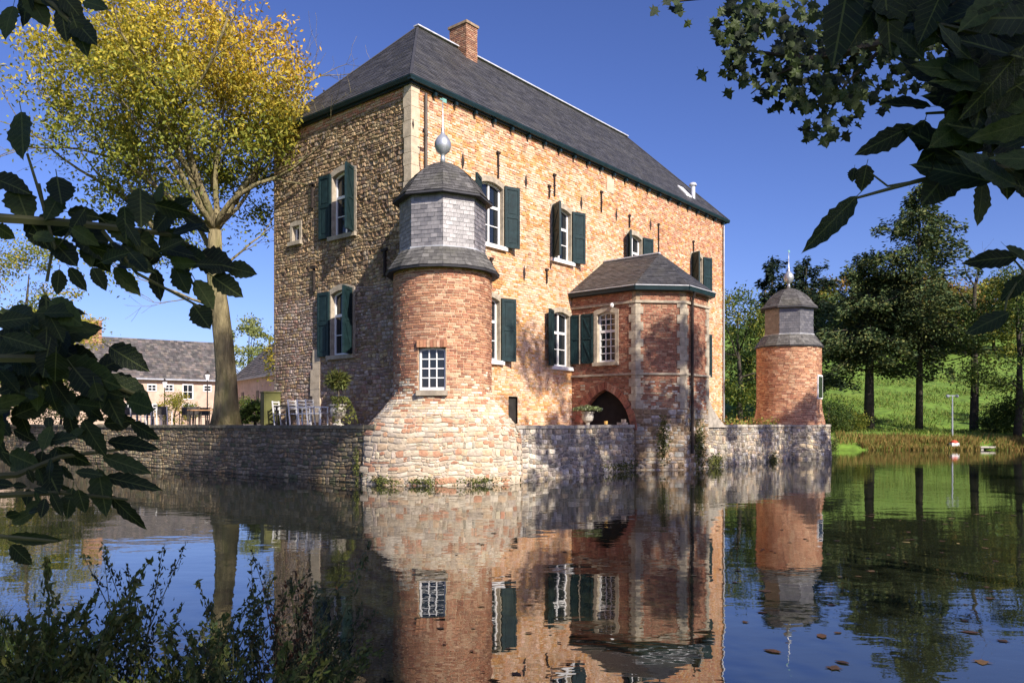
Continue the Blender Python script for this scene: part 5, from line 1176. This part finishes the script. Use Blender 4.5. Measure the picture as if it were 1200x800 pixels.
LV = [(8, 25, 46, 27, 100, 1.6), (45, 15, 50, 28, 60, 1.6), (75, 30, 46, 25, 80, 1.6), (100, 38, 55, 28, 48, 1.6), (112, 5, 40, 20, 20, 1.6), (95, 46, 46, 26, 72, 1.6), (65, 8, 42, 22, 30, 1.6), (30, 10, 48, 28, 110, 1.6), (85, 8, 40, 24, 50, 1.6),
      (26, 160, 66, 40, 82, 1.8), (12, 216, 50, 30, 20, 1.8), (26, 240, 48, 36, 75, 1.82), (70, 226, 50, 32, 70, 1.82), (62, 244, 40, 28, 110, 1.83), (46, 275, 46, 34, 60, 1.85), (76, 297, 52, 30, 45, 1.85), (6, 272, 26, 20, 40, 1.8), (105, 282, 64, 34, 48, 1.88), (112, 300, 50, 30, 60, 1.9),
      (100, 252, 44, 24, 10, 1.88), (135, 262, 46, 26, 20, 1.9), (165, 245, 52, 36, 84, 1.9), (142, 275, 42, 26, 40, 1.9), (188, 234, 42, 18, 105, 1.92), (214, 240, 40, 18, -15, 1.92), (172, 287, 50, 30, 40, 1.92), (206, 288, 52, 36, 55, 1.95), (230, 302, 44, 28, 30, 1.95), (252, 308, 50, 32, 10, 1.97), (284, 317, 38, 24, 12, 2.0),
      (266, 336, 46, 30, 35, 1.98), (240, 346, 42, 30, 60, 1.97), (212, 328, 44, 28, 60, 1.95), (68, 331, 32, 18, 100, 1.86), (92, 328, 36, 18, 55, 1.87), (116, 327, 32, 16, 60, 1.87), (158, 306, 64, 28, 30, 1.9), (150, 330, 44, 20, 50, 1.92), (186, 335, 42, 18, 80, 1.94), (237, 372, 36, 30, 55, 1.97), (190, 258, 40, 24, 130, 1.93), (222, 268, 40, 24, -20, 1.93),
      (92, 384, 44, 20, 5, 1.8), (110, 440, 95, 42, 18, 1.8), (150, 456, 62, 34, 28, 1.85), (162, 470, 50, 18, 30, 1.86), (128, 470, 70, 30, 60, 1.84), (150, 420, 60, 26, 30, 1.84), (120, 578, 62, 32, 78, 1.84), (150, 602, 62, 18, 52, 1.86), (156, 566, 72, 22, 12, 1.86), (158, 522, 72, 22, 8, 1.88), (150, 545, 62, 26, 20, 1.87), (40, 632, 66, 14, 6, 1.8), (60, 560, 50, 36, 60, 1.8), (30, 540, 50, 34, 20, 1.78),
      (80, 590, 40, 24, 100, 1.8), (88, 535, 46, 26, 30, 1.82), (110, 515, 54, 24, 60, 1.84), (170, 505, 44, 18, 30, 1.87)]
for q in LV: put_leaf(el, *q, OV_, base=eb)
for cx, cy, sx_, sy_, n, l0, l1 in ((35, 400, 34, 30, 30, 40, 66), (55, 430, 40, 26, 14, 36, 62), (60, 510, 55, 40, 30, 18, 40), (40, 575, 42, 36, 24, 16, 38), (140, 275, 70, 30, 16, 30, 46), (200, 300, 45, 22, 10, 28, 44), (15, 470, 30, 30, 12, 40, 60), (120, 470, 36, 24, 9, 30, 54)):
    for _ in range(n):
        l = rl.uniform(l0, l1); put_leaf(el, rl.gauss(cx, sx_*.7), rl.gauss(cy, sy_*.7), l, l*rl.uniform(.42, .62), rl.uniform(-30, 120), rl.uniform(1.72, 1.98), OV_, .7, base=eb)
# sapling with long toothed leaves at the right
sb = Vector((2.35, 1.0, 0)); sb.z = gz_at(sb.x, sb.y)
sp = empty('ash_sapling', sb); tag(sp, 'sapling with long toothed leaves hanging in silhouette against the sky', 'sapling'); mb = MB()
px_tube(mb, [W_(sb.x, sb.y, sb.z-.1), W_(2.1, 1.3, 1.5), W_(1.75, 1.6, 2.3), (1290, 150, 1.8), (1200, 195, 1.8), (1130, 200, 1.8), (1075, 212, 1.8), (1000, 233, 1.8)], .02, .003, sb)
px_tube(mb, [(1290, 150, 1.8), (1200, 130, 1.8), (1140, 130, 1.8), (1085, 133, 1.8)], .008, .003, sb); px_tube(mb, [W_(1.75, 1.6, 2.3), W_(1.6, 1.7, 2.7), (1240, -10, 1.8), (1150, 40, 1.75), (1060, 20, 1.75)], .012, .004, sb)
px_tube(mb, [W_(2.0, 1.4, 1.7), (1260, 300, 1.9), (1200, 318, 1.9), (1180, 350, 1.9)], .008, .003, sb)
px_tube(mb, [(1180, 350, 1.9), (1176, 372, 1.9)], .003, .002, sb); px_tube(mb, [(1075, 212, 1.8), (1040, 218, 1.8), (1014, 198, 1.8)], .003, .002, sb); px_tube(mb, [(1200, 318, 1.9), (1188, 304, 1.9)], .003, .002, sb); px_tube(mb, [(1130, 200, 1.8), (1148, 212, 1.8)], .003, .002, sb)
mb.build('stems', M['stem'], sp)
RV = [(1095, 92, 112, 46, 200, 1.75), (1060, 123, 68, 26, 182, 1.8), (1036, 164, 76, 26, 155, 1.8), (1080, 160, 44, 30, 105, 1.8), (1013, 209, 32, 24, 95, 1.8), (972, 262, 92, 30, 135, 1.8), (1150, 238, 58, 22, 97, 1.8), (1100, 215, 80, 50, 130, 1.78), (1180, 205, 60, 34, 80, 1.8), (1160, 303, 62, 22, 178, 1.9), (1186, 338, 40, 22, 130, 1.9), (1156, 378, 56, 24, 155, 1.9),
      (985, 30, 110, 50, 100, 1.7), (1040, 20, 100, 46, 80, 1.7), (1195, 215, 50, 26, 70, 1.8), (1110, 170, 80, 44, 150, 1.78), (1030, 5, 90, 40, 190, 1.7), (1000, 205, 18, 12, 100, 1.8), (1195, 300, 40, 20, 40, 1.9)]
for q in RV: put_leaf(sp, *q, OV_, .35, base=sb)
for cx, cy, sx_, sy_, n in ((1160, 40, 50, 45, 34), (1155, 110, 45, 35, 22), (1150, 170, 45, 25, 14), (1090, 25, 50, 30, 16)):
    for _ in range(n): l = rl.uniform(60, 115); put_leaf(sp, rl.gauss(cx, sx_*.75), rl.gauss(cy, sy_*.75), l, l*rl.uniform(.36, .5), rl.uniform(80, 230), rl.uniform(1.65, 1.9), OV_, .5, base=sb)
# maple reaching in behind it
mbp = Vector((8.6, 4.2, 0)); mbp.z = gz_at(mbp.x, mbp.y); mt = empty('maple_tree', mbp); tag(mt, 'maple with small lobed leaves on boughs hanging over the moat', 'tree'); mb = MB()
px_tube(mb, [W_(mbp.x, mbp.y, mbp.z-.2), W_(8.4, 4.4, 3), W_(7.6, 5.2, 5.2), W_(6.4, 6.0, 5.9), (1150, 30, 6.5), (1040, 50, 6.6), (950, 70, 6.6), (880, 60, 6.7)], .16, .01, mbp)
px_tube(mb, [W_(7.6, 5.2, 5.2), W_(6.4, 6.2, 6.4), (1000, -40, 6.8), (900, -10, 6.8), (790, 2, 6.8)], .06, .008, mbp)
px_tube(mb, [(1040, 50, 6.6), (990, 100, 6.6), (965, 145, 6.6)], .02, .006, mbp); px_tube(mb, [(950, 70, 6.6), (905, 90, 6.6), (880, 110, 6.6)], .015, .005, mbp)
px_tube(mb, [W_(8.4, 4.4, 3), W_(9.0, 4.0, 6), W_(8.8, 4.0, 8.5)], .12, .05, mbp); px_tube(mb, [W_(8.9, 4.1, 5.5), W_(8.2, 2.6, 7.2), W_(7.2, 1.2, 8.2)], .08, .03, mbp)
mb.build('trunk', M['bark_dark'], mt)
for cx, cy, sx_, sy_, n in ((860, 30, 22, 28, 26), (858, 62, 18, 18, 18), (900, 22, 36, 22, 26), (935, 60, 34, 28, 36), (925, 105, 34, 22, 34), (960, 130, 26, 22, 24), (985, 80, 34, 34, 36), (1030, 50, 40, 38, 36), (1080, 60, 40, 40, 28), (782, 6, 12, 10, 7), (1020, 110, 24, 26, 12)):
    for _ in range(n): l = rl.uniform(12, 19); put_leaf(mt, rl.gauss(cx, sx_*.7), rl.gauss(cy, sy_*.7), l, l*rl.uniform(.5, .62), rl.uniform(20, 160), rl.uniform(6.3, 7.0), MA, .6, base=mbp)
r2 = np.random.default_rng(401); n = 12000; P = np.concatenate([r2.normal(size=(4000, 3))*np.array([1.0, .9, 1.0]) + np.array([.4, -.3, 8.2]), r2.normal(size=(8000, 3))*np.array([1.5, 1.6, .9]) + np.array([-1.4, -3.0, 8.0])]); link('crown', card_mesh('crown', P, .14, .12, mixcol(GRN, n, r2), M['leaf'], r2), mt)  # second, larger clump added out of view to shade the boughs
# shrubs at the lower left, standing on the near bank
def bank_shrub(label, px, pytop, Y, wpx, n, seed, pal, spikes, size):
    x = (px-HX)/F*Y; b_ = Vector((x, Y, max(gz_at(x, Y), -.15))); r2 = np.random.default_rng(seed); rr = random.Random(seed); t = empty('bank_shrub', b_); tag(t, label, 'shrub'); top = zpx(pytop, Y)-b_.z; wd = wpx/F*Y/2; mb = MB(); P = []; A_ = []
    for k in range(spikes):
        a = Vector((rr.uniform(-.25, .25)*wd, rr.uniform(-.2, .2), -.05)); e = Vector((rr.uniform(-1.15, 1.15)*wd, rr.uniform(-.5, .5), top*rr.choice((rr.uniform(.35, .8), rr.uniform(.6, 1.02))))); m_ = a.lerp(e, .5) + Vector((rr.gauss(0, .05), 0, rr.uniform(0, .12)*top))
        mb.tube([a, m_, e], [.006, .004, .0015], 4); k_ = n//spikes; s_ = r2.uniform(.12, 1.02, (k_, 1)); q0, q1, q2 = (np.array(tuple(v)) for v in (a, m_*2-(a+e)/2, e))
        C_ = q0*(1-s_)**2+2*q1*s_*(1-s_)+q2*s_**2; P.append(C_ + r2.normal(size=(k_, 3))*.05*(1.15-s_)); A_.append(np.tile(np.array(tuple((e-a).normalized())), (k_, 1)) + r2.normal(size=(k_, 3))*.6)
    mb.build('stems', M['stem'], t); P = np.concatenate(P); A_ = np.concatenate(A_); n = len(P)
    link('leaves', card_mesh('leaves', P, r2.uniform(*size, n), r2.uniform(*size, n)*.42, mixcol(pal, n, r2, .35), M['leaf'], r2, axis_=A_), t)
SHR = [(.09,.13,.03),(.07,.10,.025),(.12,.15,.035),(.15,.16,.04)]
for q in (('upright dark weeds with narrow leaves at the water edge, tallest', 330, 640, 4.3, 190, 5200, 501, [(.05,.075,.03),(.06,.08,.03),(.09,.09,.035)], 40, (.02, .05)), ('bushy green shrub at the water edge between the weeds', 205, 668, 4.0, 220, 5200, 502, SHR, 36, (.025, .055)), ('yellow green broad shrub beneath the elder leaves', 40, 668, 3.7, 200, 4200, 503, SHR+[(.14,.15,.035)], 30, (.03, .065)),
          ('low tangled shrub spreading along the near bank', 250, 728, 3.6, 330, 5200, 504, SHR, 40, (.03, .055)), ('dark feathery weeds behind the bushy shrub', 135, 650, 4.4, 130, 2600, 505, [(.03,.05,.02),(.05,.06,.02)], 22, (.02, .045)), ('reddish dry weed stems among the dark weeds', 345, 665, 4.5, 90, 1500, 506, [(.16,.07,.03),(.10,.06,.03),(.08,.07,.03)], 18, (.02, .045))): bank_shrub(*q)
# leaves floating on the moat
fl = [leaf_mesh('maple', rl, M['deadleaf']) for _ in range(4)] + [leaf_mesh('ovate', rl, M['deadleaf']) for _ in range(2)]
spots = [(962, 743, 20), (975, 785, 22), (915, 765, 22), (1148, 742, 20), (1172, 752, 16), (1150, 773, 22), (888, 718, 14), (970, 709, 12), (1136, 728, 10), (1162, 700, 14), (1158, 693, 8), (1200, 690, 16), (995, 778, 18), (978, 742, 12), (875, 730, 10), (905, 693, 16), (1020, 670, 14), (1002, 675, 8), (985, 675, 10), (1066, 636, 12), (520, 737, 12), (560, 710, 10), (625, 708, 12), (690, 655, 10), (615, 742, 10), (600, 788, 16), (350, 792, 18)]
rf = random.Random(44)
for _ in range(95):
    if rf.random() < .6: px = rf.uniform(830, 1190); py = 600+abs(rf.gauss(0, 45))
    else: px = rf.uniform(440, 900); py = rf.uniform(600, 795)
    spots.append((px, py, rf.uniform(4, 9)))
for px, py, l in spots:
    Y = F*EYE/(py-HY); o = link('fallen_leaf', rf.choice(fl), None, at(px, py, Y) + Vector((0, 0, .006)), (rf.uniform(-.03, .03), rf.uniform(-.03, .03), rf.uniform(0, 6.28)), (1.0*l/F*Y, 1.0*l/F*Y, .25*l/F*Y)); o.location.z = .006
    tag(o, 'fallen brown leaf floating flat on the moat water', 'leaf', 'fallen leaves floating on the moat')
# further maple leaves on the same boughs, past the first three hundred
mb = MB(); rm = random.Random(55)
for cx, cy, sx_, sy_, n in ((862, 40, 24, 34, 40), (905, 25, 38, 24, 45), (930, 80, 38, 36, 75), (965, 120, 30, 28, 40), (990, 70, 36, 40, 60), (1040, 40, 44, 40, 60), (1090, 60, 44, 44, 60), (1150, 50, 50, 50, 80)):
    for _ in range(n):
        px, py, d, l, a = rm.gauss(cx, sx_*.75), rm.gauss(cy, sy_*.75), rm.uniform(6.3, 7.0), rm.uniform(11, 18), R(rm.uniform(10, 170))
        L_ = l/F*d; ex = Vector((math.cos(a), rm.uniform(-.4, .4), -math.sin(a))).normalized(); ey = Vector((rm.gauss(0, .3), -1, rm.gauss(.2, .3))).cross(ex).normalized(); ez = ex.cross(ey); c = at(px, py, d)-mbp
        me = rm.choice(MA); mb.add([c + (ex*(v.co.x-.5) + ey*v.co.y + ez*v.co.z)*L_ for v in me.vertices], [tuple(p.vertices) for p in me.polygons])
o = mb.build('bough_leaves', M['maple_leaf'], mt); o['kind'] = 'stuff'
